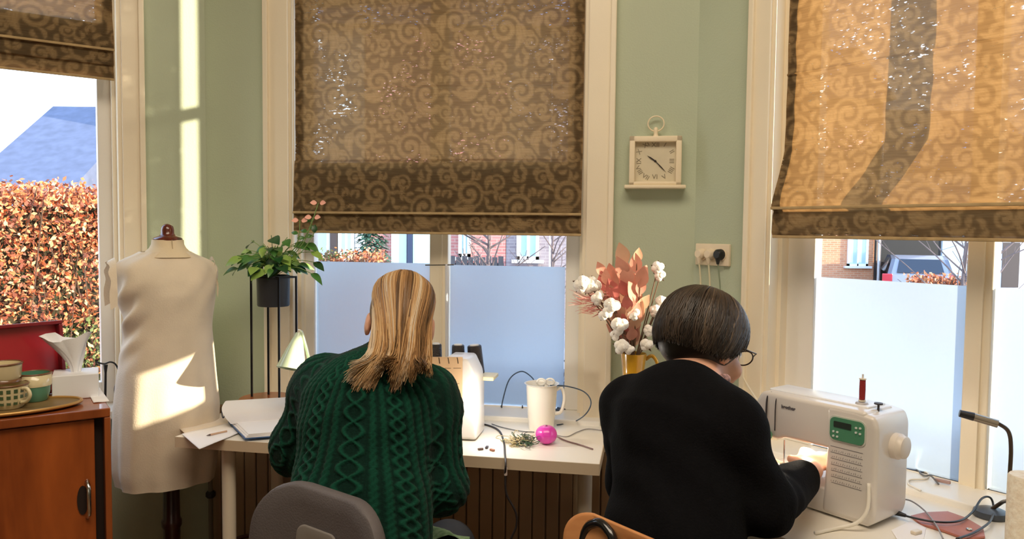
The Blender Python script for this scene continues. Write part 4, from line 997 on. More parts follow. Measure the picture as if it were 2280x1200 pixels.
def head_axes(fwd, up):
    hf = n3(fwd); hs = n3(np.cross(hf, n3(up))); hu = np.cross(hs, hf); return hs, hf, hu   # side (right), forward, up
def add_head(fl, c, hs, hf, hu, s=1.0):
    """c: centre of the cranium; whole head about .225 s tall"""
    P = lambda x, y, z: c+hs*x*s+hf*y*s+hu*z*s
    ax = [hs, hf, hu]
    fl.ell(P(0, -.012, .020), np.array((.074, .093, .088))*s, ax, .01)
    fl.ell(P(0, .030, -.045), np.array((.058, .062, .070))*s, ax, .02)
    fl.ell(P(0, .060, -.095), np.array((.026, .024, .020))*s, ax, .02)      # chin
    fl.cap(P(0, .085, -.008), P(0, .108, -.045), .008*s, .013*s, .012)      # nose
    fl.ell(P(0, .088, -.073), np.array((.024, .010, .009))*s, ax, .008)     # lips
    for q in (-1, 1):
        fl.ell(P(q*.040, .066, -.040), np.array((.022, .020, .020))*s, ax, .02)  # cheek
        fl.ell(P(q*.030, .088, .000), np.array((.017, .014, .012))*s, ax, .006, sub=True)  # eye socket
        fl.ell(P(q*.077, -.004, -.022), np.array((.009, .019, .031))*s, ax, .005)  # ear
        fl.ell(P(q*.083, .004, -.018), np.array((.004, .008, .014))*s, ax, .004, sub=True)
def add_hand(fl, w, d, up, side, curl=.6, s=1.0):
    """w wrist, d direction of the hand, up = back of the hand, side = thumb side"""
    d = n3(d); up = n3(up-d*(up@d)) ; side = n3(side-d*(side@d)-up*(side@up))
    c = w+d*.045*s
    fl.cap(w, c, .021*s, .026*s, .012, flat=(up, .62)); fl.cap(c-side*.018*s, c+d*.035*s-side*.020*s, .020*s, .017*s, .010, flat=(up, .65)); fl.cap(c+side*.018*s, c+d*.035*s+side*.020*s, .020*s, .017*s, .010, flat=(up, .65))
    for i, (o, L) in enumerate(((.028, .066), (.010, .074), (-.009, .070), (-.027, .056))):
        p = c+d*.040*s+side*o*s; a = .15; dirv = d
        for seg, (fr, r0, r1) in enumerate(((.42, .0092, .0085), (.32, .0085, .0078), (.26, .0078, .0066))):
            a += curl*(.55 if seg == 0 else .75); dv = d*math.cos(a)-up*math.sin(a); q = p+dv*L*fr*s
            fl.cap(p, q, r0*s, r1*s, .0025); p = q
    p = w+d*.022*s+side*.022*s; dv = n3(d*.75+side*.75-up*.25); q = p+dv*.038*s; fl.cap(p, q, .012*s, .0098*s, .006)
    dv = n3(d*.95+side*.15-up*.45); r = q+dv*.028*s; fl.cap(q, r, .0095*s, .0078*s, .003)

def figure(J, part, infl=0.0, h=.006, hands=True, head=True):
    """J: joint dict of np arrays. part: 'body', 'top', 'bottom'"""
    pts = np.array([v for v in J.values() if getattr(v, 'shape', None) == (3,)]); 
    P = lambda k: J[k]
    s_ax = J['side_ax']; f_ax = J['fwd_ax']
    if part == 'body': ks = pts
    keys = dict(body=None, top=['pelvis', 'chest', 'neck', 'shL', 'shR', 'elL', 'elR', 'wrL', 'wrR'], bottom=['pelvis', 'knL', 'knR', 'anL', 'anR', 'hipL', 'hipR'])[part]
    use = np.array([J[k] for k in (keys or [k for k in J if isinstance(J[k], np.ndarray) and k not in ('side_ax', 'fwd_ax', 'hf', 'hu', 'tL', 'tR', 'uL_', 'uR_', 'hdL', 'hdR')])])
    lo, hi = use.min(0)-.22, use.max(0)+.22
    fl = Field(lo, hi, h); i = infl
    if part in ('body', 'top'):
        pe, ch, nk = P('pelvis'), P('chest'), P('neck')
        if part == 'top' and 'nk_top' in J: nk = J['nk_top']; up = n3(ch-pe)
        fl.cap(pe, pe+(ch-pe)*.45, J['r'][0]+i, J['r'][1]+i, .03, flat=(f_ax, .72)); fl.cap(pe+(ch-pe)*.45, ch, J['r'][1]+i, J['r'][2]+i, .03, flat=(f_ax, .70))
        fl.cap(ch, nk, J['r'][2]*.92+i, .05+i*.4, .05, flat=(f_ax, .8))
        for q in ('L', 'R'):
            sh, el, wr = P('sh'+q), P('el'+q), P('wr'+q)
            fl.cap(ch*.5+nk*.5, sh, .055+i, .050+i, .04); fl.cap(sh, el, .048+i, .037+i, .02)
            fl.cap(ch, sh, .075+i, .052+i, .04, flat=(f_ax, .8))
            if part == 'body': fl.cap(el, wr, .036+i, .023+i, .015)
            else: e_ = wr-(wr-el)*J.get('cut', .10); fl.cap(el, e_, .039+i, J.get('cuff', .028)+i, .015)
    if part == 'body':
        fl.cap(P('neck')-n3(P('head')-P('neck'))*.03, P('head')-J['hu']*.04-J['hf']*.02, .052, .050, .03)
        hs, hf, hu = head_axes(J['hf'], J['hu']); add_head(fl, P('head'), hs, hf, hu, 1.0)
        for q, sg in (('L', -1), ('R', 1)): add_hand(fl, P('wr'+q), J['hd'+q], J['u'+q+'_'], J['t'+q], curl=J.get('curl', .55))
    if part in ('body', 'bottom'):
        for q in ('L', 'R'):
            hp, kn, an = P('hip'+q), P('kn'+q), P('an'+q)
            fl.cap(P('pelvis'), hp, .10+i, .085+i, .04); fl.cap(hp, kn, .080+i, .055+i, .03); fl.cap(kn, an+(kn-an)*(.0 if part == 'body' else .06), .054+i, .036+i, .02)
            if part == 'body': fl.cap(an, an+f_ax*.14+np.array((0, 0, -.03)), .036, .028, .02, flat=(np.array((0, 0, 1.)), .8))
    return fl

def strand_mesh(paths, r, n=4, flat=.5):
    """paths: (K, m, 3) arrays; r: (K, m) radii"""
    K, m_, _ = paths.shape; T = np.gradient(paths, axis=1); T /= np.linalg.norm(T, axis=2)[..., None]+1e-9
    ref = paths-paths.mean((0, 1)); A = ref-T*(ref*T).sum(2)[..., None]; A /= np.linalg.norm(A, axis=2)[..., None]+1e-9; B = np.cross(T, A)
    ring = []
    for k in range(n):
        a = 2*PI*k/n; ring.append(paths+(A*math.cos(a)*flat+B*math.sin(a))*r[..., None])
    V = np.stack(ring, 2).reshape(-1, 3); idx = np.arange(K*m_*n).reshape(K, m_, n)
    F = []
    for k in range(n): F.append(np.stack([idx[:, :-1, k], idx[:, :-1, (k+1) % n], idx[:, 1:, (k+1) % n], idx[:, 1:, k]], -1).reshape(-1, 4))
    return V, np.concatenate(F)
def hair_mat(name, cols, rough=.38):
    M = bpy.data.materials.new(name); M.use_nodes = True; nt = M.node_tree; b = nt.nodes['Principled BSDF']; b.inputs['Roughness'].default_value = rough
    at = nt.nodes.new('ShaderNodeAttribute'); at.attribute_name = 'tone'; r = nt.nodes.new('ShaderNodeValToRGB')
    while len(r.color_ramp.elements) < len(cols): r.color_ramp.elements.new(.5)
    for i, c in enumerate(cols): r.color_ramp.elements[i].position = i/(len(cols)-1); r.color_ramp.elements[i].color = lin(c)+(1,)
    nt.links.new(at.outputs['Fac'], r.inputs[0]); nt.links.new(r.outputs[0], b.inputs['Base Color']); b.inputs['Specular IOR Level'].default_value = .4; return M
def hair_obj(name, paths, r, tone, mt, parent, n=4):
    V, F = strand_mesh(paths, r, n); o = mkobj(name, V, F, mt, parent, True, fix=False, kind=None)
    at = o.data.attributes.new('tone', 'FLOAT', 'POINT'); at.data.foreach_set('value', np.repeat(tone, paths.shape[1]*n).astype(np.float32)); return o
def catmull(P, m_):
    """P (K,c,3) -> (K,m,3)"""
    K, c, _ = P.shape; E = np.concatenate([2*P[:, :1]-P[:, 1:2], P, 2*P[:, -1:]-P[:, -2:-1]], 1); t = np.linspace(0, c-1-1e-6, m_); out = np.zeros((K, m_, 3))
    for q, tt in enumerate(t):
        i = int(tt); u = tt-i; a, b, cc, d = E[:, i], E[:, i+1], E[:, i+2], E[:, i+3]
        out[:, q] = .5*(2*b+(cc-a)*u+(2*a-5*b+4*cc-d)*u*u+(3*b-a-3*cc+d)*u**3)
    return out

# ================= woman in the green cable-knit sweater =================
J = {}
py = lambda x, y, Y: A3(at_y(x, y, Y))
fw = n3((.10, .99, 0)); J['fwd_ax'] = fw; J['side_ax'] = n3((.99, -.10, 0))
J['pelvis'] = np.array((-.33, 1.52, .56)); J['chest'] = py(825, 930, 1.70); J['neck'] = py(862, 800, 1.78)
J['shL'] = py(728, 872, 1.78); J['shR'] = py(944, 898, 1.74)
J['elL'] = py(660, 1000, 1.82); J['elR'] = py(978, 1082, 1.70)
J['wrL'] = np.array((-.42, 2.02, .83)); J['wrR'] = np.array((-.215, 1.95, .82))
J['head'] = py(893, 712, 1.87); J['hf'] = n3((-.12, .86, -.50)); J['hu'] = n3((.05, .5, .86))
J['hdL'] = n3((.35, .9, -.25)); J['hdR'] = n3((-.25, .95, -.25)); J['uL_'] = np.array((0, 0, 1.)); J['uR_'] = np.array((0, 0, 1.)); J['tL'] = np.array((1., 0, 0)); J['tR'] = np.array((-1., 0, 0))
J['hipL'] = J['pelvis']+np.array((-.09, .06, -.02)); J['hipR'] = J['pelvis']+np.array((.09, .06, -.02))
J['knL'] = np.array((-.42, 1.97, .54)); J['knR'] = np.array((-.16, 1.97, .54)); J['anL'] = np.array((-.42, 1.99, .07)); J['anR'] = np.array((-.14, 1.99, .07))
J['r'] = (.135, .125, .125); J['cuff'] = .030; J['curl'] = .5
J1 = J
R1 = thing('person', 'blonde woman in a green cable-knit sweater seen from behind at the desk', 'person', (J['pelvis'][0], J['pelvis'][1], 0))
V, F = figure(J, 'body', 0, .0055).mesh(); V = relax(V, F, 1); mkobj('body', V, F, SKIN, R1, True, fix=False)
V, F = figure(J, 'bottom', .014, .010).mesh(); V = relax(V, F, 2); mkobj('trousers', V, F, mat('charcoal_trousers', (52, 54, 60), rough=.85, var=.1, vs=30), R1, True, fix=False)
# sweater: loose sleeves, hem ribbing
fl = figure(J, 'top', .028, .0036)
V, F = fl.mesh(); V = relax(V, F, 3); N = vnormals(V, F)
def seg_coord(V, a, b):
    ab = b-a; L = np.linalg.norm(ab); t = ((V-a)@ab)/L; d = np.linalg.norm(V-a-np.clip(t/L, 0, 1)[:, None]*ab, axis=1); return t, d
def rope(u, v, w=.013, p=.040, ph=0):
    """twisted two-strand cable centred on u=0"""
    env = np.clip(1-(np.abs(u)/w)**4, 0, 1); x = u/w
    s1 = np.sin(2*PI*v/p+ph)*.5; out = np.zeros_like(u)
    for q in (0, PI):
        c = .5*np.sin(2*PI*v/p+ph+q); z = .5*np.cos(2*PI*v/p+ph+q); out = np.maximum(out, np.clip(1-((x-c)/.55)**2, 0, 1)**.5*(.75+.25*z))
    return out*env
def lattice(u, v, w=.045, p=.105):
    out = np.zeros_like(u)
    for q in (0, PI):
        c = w*.72*np.sin(2*PI*v/p+q); 
        out = np.maximum(out, np.clip(1-((u-c)/.0062)**2, 0, 1)**.5)
        c2 = w*.72*np.sin(2*PI*v/p+q)+.0; 
    return out*(np.abs(u) < w)
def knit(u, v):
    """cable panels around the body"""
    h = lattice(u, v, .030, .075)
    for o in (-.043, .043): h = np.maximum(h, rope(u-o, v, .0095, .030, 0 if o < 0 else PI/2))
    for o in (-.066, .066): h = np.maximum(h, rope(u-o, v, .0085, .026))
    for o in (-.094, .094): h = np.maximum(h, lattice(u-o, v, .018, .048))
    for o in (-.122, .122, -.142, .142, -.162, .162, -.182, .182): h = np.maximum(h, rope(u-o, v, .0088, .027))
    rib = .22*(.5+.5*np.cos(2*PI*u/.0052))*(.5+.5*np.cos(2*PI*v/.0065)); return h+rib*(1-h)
up_t = n3(J['neck']-J['pelvis']); rel = V-J['chest']; v_t = rel@up_t
ang = np.arctan2(rel@J['side_ax'], -(rel@J['fwd_ax'])); u_t = ang*.135
h_t = knit(u_t, v_t); H = h_t.copy(); dmin = np.full(len(V), .125)
rel2 = np.linalg.norm(rel-np.outer(rel@up_t, up_t), axis=1)
for q in ('L', 'R'):
    P3 = np.stack([J['sh'+q]+(J['sh'+q]-J['el'+q])*.3, J['sh'+q], J['el'+q], J['wr'+q], J['wr'+q]+(J['wr'+q]-J['el'+q])*.2])[None]
    cur = catmull(P3, 60)[0]
    for _ in range(12): cur[1:-1] = .5*cur[1:-1]+.25*(cur[:-2]+cur[2:])
    arc = np.concatenate([[0], np.cumsum(np.linalg.norm(np.diff(cur, axis=0), axis=1))]); tan = np.gradient(cur, axis=0); tan /= np.linalg.norm(tan, axis=1)[:, None]
    eb = n3(np.cross(J['el'+q]-J['sh'+q], J['wr'+q]-J['el'+q])); D2 = ((V[:, None, :]-cur[None])**2).sum(2) if len(V) < 1 else None
    best = np.full(len(V), 1e9); bi = np.zeros(len(V), int)
    for k_i in range(len(cur)):
        d2 = ((V-cur[k_i])**2).sum(1); m_ = d2 < best; best[m_] = d2[m_]; bi[m_] = k_i
    r_ = V-cur[bi]; tt = tan[bi]; al = (r_*tt).sum(1); r_ = r_-tt*al[:, None]; e2 = np.cross(tt, eb[None])
    an = np.arctan2(r_@eb, (r_*e2).sum(1)); d = np.sqrt(best)
    w_ = 1/(1+np.exp((d-.085)/.006)); w_ *= 1/(1+np.exp(-(rel2-.115)/.008))
    H = H*(1-w_)+knit(an*.062, arc[bi]+al)*w_
hem = 1/(1+np.exp(((V-J['pelvis'])@up_t-.03)/.004)); H = H*(1-hem)+hem*(.5+.5*np.cos(2*PI*u_t/.010))*.8
# soft folds at the elbows and lower back
fold = .004*np.sin(V[:, 2]*38+V[:, 0]*25)*np.exp(-((V[:, 2]-.84)/.07)**2)+.003*np.sin(V[:, 2]*55-V[:, 0]*40+1)*np.exp(-((V[:, 2]-.98)/.06)**2)
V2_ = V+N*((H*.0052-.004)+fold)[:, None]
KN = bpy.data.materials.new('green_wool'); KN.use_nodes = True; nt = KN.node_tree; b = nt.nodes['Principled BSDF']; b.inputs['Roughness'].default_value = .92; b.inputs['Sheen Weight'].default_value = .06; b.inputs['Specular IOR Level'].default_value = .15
at = nt.nodes.new('ShaderNodeAttribute'); at.attribute_name = 'knit'; r = nt.nodes.new('ShaderNodeValToRGB'); r.color_ramp.elements[0].color = lin((5, 36, 29))+(1,); r.color_ramp.elements[1].color = lin((14, 72, 55))+(1,)  # wool darker where the knit sinks: groove shade put into the colour
nz = nt.nodes.new('ShaderNodeTexNoise'); nz.inputs['Scale'].default_value = 260; bp = nt.nodes.new('ShaderNodeBump'); bp.inputs['Strength'].default_value = .4; bp.inputs['Distance'].default_value = .003
tcn = nt.nodes.new('ShaderNodeTexCoord'); nt.links.new(tcn.outputs['Object'], nz.inputs['Vector']); nt.links.new(nz.outputs['Fac'], bp.inputs['Height']); nt.links.new(bp.outputs[0], b.inputs['Normal'])
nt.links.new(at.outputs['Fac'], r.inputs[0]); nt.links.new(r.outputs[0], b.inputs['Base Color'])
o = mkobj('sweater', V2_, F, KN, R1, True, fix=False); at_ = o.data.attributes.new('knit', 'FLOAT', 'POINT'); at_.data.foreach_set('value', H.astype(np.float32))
# rolled neckline
c = J['neck']; ring = [Vector(c+n3(J['head']-c)*.012+J['side_ax']*.072*math.cos(a)+J['fwd_ax']*.062*math.sin(a)+np.array((0, 0, .008*math.sin(a)*-1))) for a in np.linspace(0, 2*PI, 41)]
MB().tube(ring, .014, 10, cap=False).build('collar', KN, R1, smooth=True)
# hair
hs, hf, hu = head_axes(J['hf'], J['hu']); hc = J['head']
hr = np.array((.079, .100, .095))
cap_ = Field(hc-.16, hc+.16, .005); cap_.ell(hc+hu*.018-hf*.012, hr*.985, [hs, hf, hu], .01)
cap_.ell(hc+hf*.085-hu*.045, (.085, .075, .085), [hs, hf, hu], .012, sub=True)
V, F = cap_.mesh(); 
HB = hair_mat('blonde_hair', [(92, 68, 44), (146, 108, 70), (184, 144, 98), (204, 172, 128), (206, 190, 168)])
o = mkobj('hair_cap', V, F, HB, R1, True, fix=False); at = o.data.attributes.new('tone', 'FLOAT', 'POINT'); at.data.foreach_set('value', np.full(len(V), .12, np.float32))
rg = np.random.default_rng(5); K = 1500
s = rg.uniform(-1, 1, K); lay = rg.uniform(0, 1, K)
crown = hc+hu*.112-hf*.035
e0 = hc+hu*.018-hf*.012
def onhead(th, ph, sc=1.0):
    return e0+(np.sin(th)*np.sin(ph))[:, None]*hs*hr[0]*sc[:, None]-(np.sin(th)*np.cos(ph))[:, None]*hf*hr[1]*sc[:, None]+np.cos(th)[:, None]*hu*hr[2]*sc[:, None]
ph = s*1.75; sc0 = 1.0+lay*.05
P0 = onhead(np.full(K, .12)+rg.uniform(0, .25, K), ph*1.0, sc0); P1 = onhead(np.full(K, .62), ph, sc0+.015); P2 = onhead(np.full(K, 1.15), ph*.92, sc0+.02)
# gather towards the nape then fall over the left shoulder blade
P3 = onhead(np.full(K, 1.72)+.15*lay, ph*.72, sc0+.03)
sj = (s+1)/2; jit = rg.normal(0, 1, K)
clump = np.sin(sj*23)*.5+.5
nc = 15; ci = np.clip(np.round(sj*nc+.3*rg.normal(size=K)), 0, nc)/nc; cl = rg.uniform(-22, 16, nc+1)[(ci*nc).astype(int)]; cx = rg.uniform(-9, 9, nc+1)[(ci*nc).astype(int)]
es = ci+(sj-ci)*.35
ex = 772+188*es+jit*3.5+cx; ey = cl+838+36*np.exp(-((sj-.22)/.12)**2)+22*np.exp(-((sj-.6)/.1)**2)-18*np.exp(-((sj-.42)/.05)**2)+rg.uniform(-16, 10, K)
Ymid = 1.640-.022*lay; Yend = 1.598-.012*lay+.0*sj
Pm = np.array([A3(at_y(x, y, Y)) for x, y, Y in zip(842+108*sj+jit*3, 762+0*sj+rg.uniform(-6, 6, K), 1.735-.03*lay-.01*np.cos((sj-.5)*3))])
Pn = np.array([A3(at_y(x, y, Y)) for x, y, Y in zip(808+150*sj+jit*4, 806+rg.uniform(-6, 6, K), Ymid+.01)])
Pe = np.array([A3(at_y(x, y, Y)) for x, y, Y in zip(ex, ey, Yend)])
paths = catmull(np.stack([P0, P1, P2, P3*.5+Pm*.5, Pm*.35+Pn*.65, Pe], 1), 22)
wob = rg.uniform(0, 6, K); t = np.linspace(0, 1, 22)
paths += (np.sin(t[None]*9+wob[:, None])*t[None]**1.5*.0035)[..., None]*hs
rad = (.0017+.0013*rg.random(K))[:, None]*np.clip(1.25-np.linspace(0, 1, 22)**3*1.1, .15, 1)[None]
tone = np.clip(.38+.26*np.sin(sj*19+1)+.16*np.sin(sj*41)+.18*rg.normal(size=K)-.10*(sj > .7)+.42*np.exp(-((sj-.13)/.12)**2), 0, 1)
hair_obj('hair', paths, rad, tone, HB, R1)

# ================= woman in the black cardigan =================
J = {}; fw = n3((.76, .65, 0)); sd_ = n3((fw[1], -fw[0], 0)); J['fwd_ax'] = fw; J['side_ax'] = sd_
J['pelvis'] = np.array((.28, 1.33, .56)); J['chest'] = py(1515, 960, 1.56); J['neck'] = py(1552, 858, 1.61); J['nk_top'] = py(1535, 893, 1.58)
J['shL'] = py(1410, 915, 1.68); J['shR'] = py(1618, 955, 1.48)
J['elL'] = py(1402, 1075, 1.80); J['elR'] = py(1700, 1128, 1.44)
J['wrL'] = np.array((.50, 1.86, .84)); J['wrR'] = A3(MM @ Vector((-.120, -.018, .098)))
J['head'] = py(1568, 758, 1.67); J['hf'] = n3((.78, .42, -.46)); J['hu'] = n3((.33, .28, .90))
J['hdR'] = n3(A3(MM @ Vector((-.152, .05, .112)))-J['wrR']); J['hdL'] = n3((.6, -.2, -.1)); J['uL_'] = np.array((0, 0, 1.)); J['uR_'] = n3((-.2, -.6, .75)); J['tL'] = np.array((0, -1., 0)); J['tR'] = n3((-.8, .3, 0))
J['hipL'] = J['pelvis']-sd_*.09+fw*.06; J['hipR'] = J['pelvis']+sd_*.09+fw*.06
J['knL'] = J['hipL']+fw*.38-sd_*.03+np.array((0, 0, -.02)); J['knR'] = J['hipR']+fw*.38+sd_*.03+np.array((0, 0, -.02)); J['anL'] = J['knL']+np.array((.0, 0, -.46)); J['anR'] = J['knR']+np.array((0, 0, -.46))
J['r'] = (.140, .130, .128); J['cuff'] = .024; J['curl'] = .75; J['cut'] = .24
J2 = J
R2 = thing('person', 'short dark-haired woman with glasses in a black cardigan at the sewing machine', 'person', (J['pelvis'][0], J['pelvis'][1], 0))
V, F = figure(J, 'body', 0, .0050).mesh(); V = relax(V, F, 1); mkobj('body', V, F, SKIN, R2, True, fix=False)
V, F = figure(J, 'bottom', .014, .010).mesh(); V = relax(V, F, 2); mkobj('trousers', V, F, mat('dark_blue_trousers', (38, 42, 58), rough=.85, var=.1, vs=30), R2, True, fix=False)
V, F = figure(J, 'top', .018, .0055).mesh(); V = relax(V, F, 3); N = vnormals(V, F)
fold = .0035*np.sin(V[:, 2]*60+V[:, 0]*45+np.sin(V[:, 1]*30))*np.exp(-((V[:, 2]-.90)/.10)**2)
t_, d_ = seg_coord(V, J['elR'], J['wrR']); fold += .003*np.sin(t_*110)*np.exp(-(d_/.08)**2)*np.exp(-((t_-.02)/.08)**2)
V = V+N*fold[:, None]
BLKW = mat('black_wool', (11, 11, 14), rough=.95, var=.15, vs=60, bump=.25, bs=260, spec=.12)
mkobj('cardigan', V, F, BLKW, R2, True, fix=False)
c = J['nk_top']+n3(J['neck']-J['nk_top'])*.012; nd = n3(J['head']-J['nk_top'])
ring = [Vector(c+nd*(.010+.010*math.cos(a*2))+sd_*.066*math.cos(a)+fw*.060*math.sin(a)) for a in np.linspace(0, 2*PI, 41)]
MB().tube(ring, .016, 10, cap=False).build('neckband', BLKW, R2, smooth=True)
ring = [Vector(c+nd*(.046+.008*math.cos(a*2))+sd_*.060*math.cos(a)+fw*.062*math.sin(a)) for a in np.linspace(0, 2*PI, 41)]
MB().tube(ring, .011, 10, cap=False).build('blouse_collar', mat('patterned_blouse', (206, 160, 150), rough=.8, rgb2=(96, 70, 70), vs=110, detail=1), R2, smooth=True, label='pink patterned blouse collar')
hs, hf, hu = head_axes(J['hf'], J['hu']); hc = J['head']
hr = np.array((.090, .106, .096)); e0 = hc+hu*.014-hf*.014
cap_ = Field(hc-.19, hc+.19, .005)
cap_.ell(e0, hr*.97, [hs, hf, hu], .01); cap_.ell(e0-hf*.028-hu*.045, (.062, .056, .048), [hs, hf, hu], .02)
cap_.ell(hc+hf*.110-hu*.055, (.12, .085, .085), [hs, hf, hu], .015, sub=True); cap_.ell(hc+hf*.045-hu*.115, (.12, .085, .060), [hs, hf, hu], .012, sub=True)
V, F = cap_.mesh()
HD = hair_mat('dark_brown_hair', [(30, 24, 20), (52, 42, 34), (74, 60, 48), (104, 88, 72)], rough=.42)
o = mkobj('hair_cap', V, F, HD, R2, True, fix=False); at = o.data.attributes.new('tone', 'FLOAT', 'POINT'); at.data.foreach_set('value', np.full(len(V), .15, np.float32))
rg = np.random.default_rng(9); K = 3800; ph = rg.uniform(-PI, PI, K); lay = rg.random(K); sc0 = .97+lay*.065
# ph = 0 is the back of the head, +-PI the forehead
side = np.abs(ph)/PI
thend = np.interp(side, [0, .25, .5, .62, .8, 1], [2.3, 2.3, 2.28, 2.05, 1.55, 1.15])-rg.uniform(0, .22, K)
def oh(th, ph, sc):
    sh = np.where(th > PI/2, 1+.16*(th-PI/2), 1.0)   # tucks in towards the nape
    return e0+(np.sin(th)**.9*np.sin(ph)*sh)[:, None]*hs*hr[0]*sc[:, None]-(np.sin(th)**.9*np.cos(ph)*sh)[:, None]*hf*hr[1]*sc[:, None]+np.cos(th)[:, None]*hu*(hr[2]*sc)[:, None]
cols = []
for q in np.linspace(0, 1, 7): cols.append(oh(.10+(thend-.10)*q, ph+.18*np.sin(ph*2)*q+.06*rg.normal(size=K)*q, sc0+.012*math.sin(q*PI)))
paths = catmull(np.stack(cols, 1), 16); rad = (.0017+.0012*rg.random(K))[:, None]*np.clip(1.2-np.linspace(0, 1, 16)**3*.9, .2, 1)[None]
tone = np.clip(.32+.18*np.sin(ph*9)+.2*rg.normal(size=K), 0, 1)
hair_obj('hair', paths, rad, tone, HD, R2)
# glasses
GM = mat('glasses_metal', (70, 60, 52), rough=.3, metal=.8); GLS = mat('lens', (235, 240, 245), rough=.05, trans=.95)
R_ = MB(); cE = hc+hf*.098+hu*.002
for q in (-1, 1):
    ce = cE+hs*q*.032; R_.tube([Vector(ce+hs*.024*math.cos(a)+hu*.017*math.sin(a)) for a in np.linspace(0, 2*PI, 25)], .0016, 6, cap=False)
    R_.tube([Vector(ce+hs*q*.024+hu*.006), Vector(hc+hs*q*.083+hf*.075+hu*.006), Vector(hc+hs*q*.084+hf*.0+hu*-.004)], .0016, 6)
R_.tube([Vector(cE-hs*.009+hu*.004), Vector(cE+hf*.004+hu*.006), Vector(cE+hs*.009+hu*.004)], .0016, 6)
o = R_.build('glasses', GM, R2, smooth=True, label='thin metal glasses')
EYE = mat('eye_white', (238, 234, 230), rough=.15); IRIS = mat('iris', (70, 50, 36), rough=.15)
for RR, JJ in ((R1, J1), (R2, J2)):
    a_, b_, c_ = head_axes(JJ['hf'], JJ['hu'])
    for q in (-1, 1):
        p = JJ['head']+a_*q*.030+b_*.072; e = MB().ell(p, .0125, 14, 10).build('eye', EYE, RR, smooth=True)
        MB().ell(p+b_*.0095, .0055, 10, 8).build('iris', IRIS, e, smooth=True)

# ------------------------------------------------------------------ white sewing machine (dark-haired woman)
WPL = mat('white_machine_plastic', (226, 220, 214), rough=.3, coat=.3); WPG = mat('grey_machine_plastic', (186, 182, 184), rough=.35)
ML, MH, MD = .285, .248, .135
R = thing('sewing_machine', 'white sewing machine with green display panel on the right desk', 'sewing machine', B_-uM*ML/2+dM*MD/2+Vector((0, 0, DZ)))
def soft_prism(poly, y0, y1, M, bev=.008):
    """poly in x,z ; extruded along y with rounded edges"""
    bm = bmesh.new(); a = [bm.verts.new((x, y0, z)) for x, z in poly]; f = bm.faces.new(a)
    r = bmesh.ops.extrude_face_region(bm, geom=[f]); 
    for v in r['geom']:
        if isinstance(v, bmesh.types.BMVert): v.co.y = y1
    bmesh.ops.recalc_face_normals(bm, faces=bm.faces)
    bmesh.ops.bevel(bm, geom=list(bm.edges), offset=bev, segments=4, affect='EDGES', profile=.5, clamp_overlap=True)
    bm.verts.index_update(); mb = MB().add([v.co.copy() for v in bm.verts], [[v.index for v in f.verts] for f in bm.faces], M); bm.free(); return mb
PX0 = -.098      # pillar's left edge
soft_prism([(-ML, .004), (.006, .004), (.004, .060), (PX0-.004, .062), (-ML+.0, .062)], .0, MD, MM, .006).build('bed', WPL, R, smooth='auto')
soft_prism([(PX0-.004, .008), (.012, .008), (.020, .03), (.020, MH-.03), (.012, MH-.006), (-.03, MH), (PX0, MH), (PX0+.004, .16)], -.004, MD, MM, .010).build('pillar', WPL, R, smooth='auto')
soft_prism([(-ML+.002, MH-.03), (-ML+.02, MH+.002), (-.006, MH+.002), (-.006, MH-.092), (PX0+.01, MH-.096), (-ML+.085, MH-.096), (-ML+.07, MH-.105), (-ML+.002, MH-.103)], -.003, MD-.02, MM, .009).build('arm', WPL, R, smooth='auto')
MB().box((-ML+.02, .03, MH), (-.02, MD-.03, MH+.006), MM, bev=.003).build('top_cover', mat('pale_machine_top', (236, 238, 242), rough=.25), R, smooth='auto')
SLOT = mat('dark_slot', (64, 60, 64), rough=.6)
for x in (-ML+.036, -ML+.060):
    MB().tube(smooth_path([MM @ Vector((x+.004, .01, MH+.001)), MM @ Vector((x+.001, -.0035, MH-.014)), MM @ Vector((x, -.0035, MH-.085))], 5), .0013 if x > -ML+.05 else .0022, 6).build('thread_slot', SLOT, R)
GRP = mat('green_panel', (84, 144, 112), rough=.35, coat=.3); 
def on_face(x, z, w, h, r=.004, t=.0015, y=-.0045, mt=None, name='panel', parent=None):
    rr = rounded_rect(w, h, r, 5); mb = MB(); n = len(rr)
    vs = [MM @ Vector((x+a, y, z+b)) for a, b in rr]+[MM @ Vector((x+a, y-t, z+b)) for a, b in rr]
    mb.add(vs, [tuple(range(n)), tuple(range(2*n-1, n-1, -1))]+[(i, (i+1) % n, n+(i+1) % n, n+i) for i in range(n)]); return mb
on_face(-.046, MH-.046, .084, .056, .014).build('panel_surround', mat('pale_surround', (214, 216, 206), rough=.3), R)
pn = on_face(-.046, MH-.046, .078, .050, .012, .0015, -.006).build('display_panel', GRP, R, label='green display panel')
on_face(-.056, MH-.036, .040, .013, .002, .0012, -.0075).build('lcd', mat('lcd_dark', (52, 62, 56), rough=.2), pn)
for (x, z) in ((-.076, -.053), (-.067, -.053), (-.076, -.063), (-.067, -.063), (-.025, -.035), (-.016, -.034), (-.025, -.045), (-.016, -.046)):
    on_face(x, MH+z, .0048, .0042, .0015, .0015, -.0075).build('button', mat('button_white', (222, 228, 222), rough=.4), pn)
INK = mat('printed_ink', (116, 108, 112), rough=.6)
mb = MB(); mbr = MB()
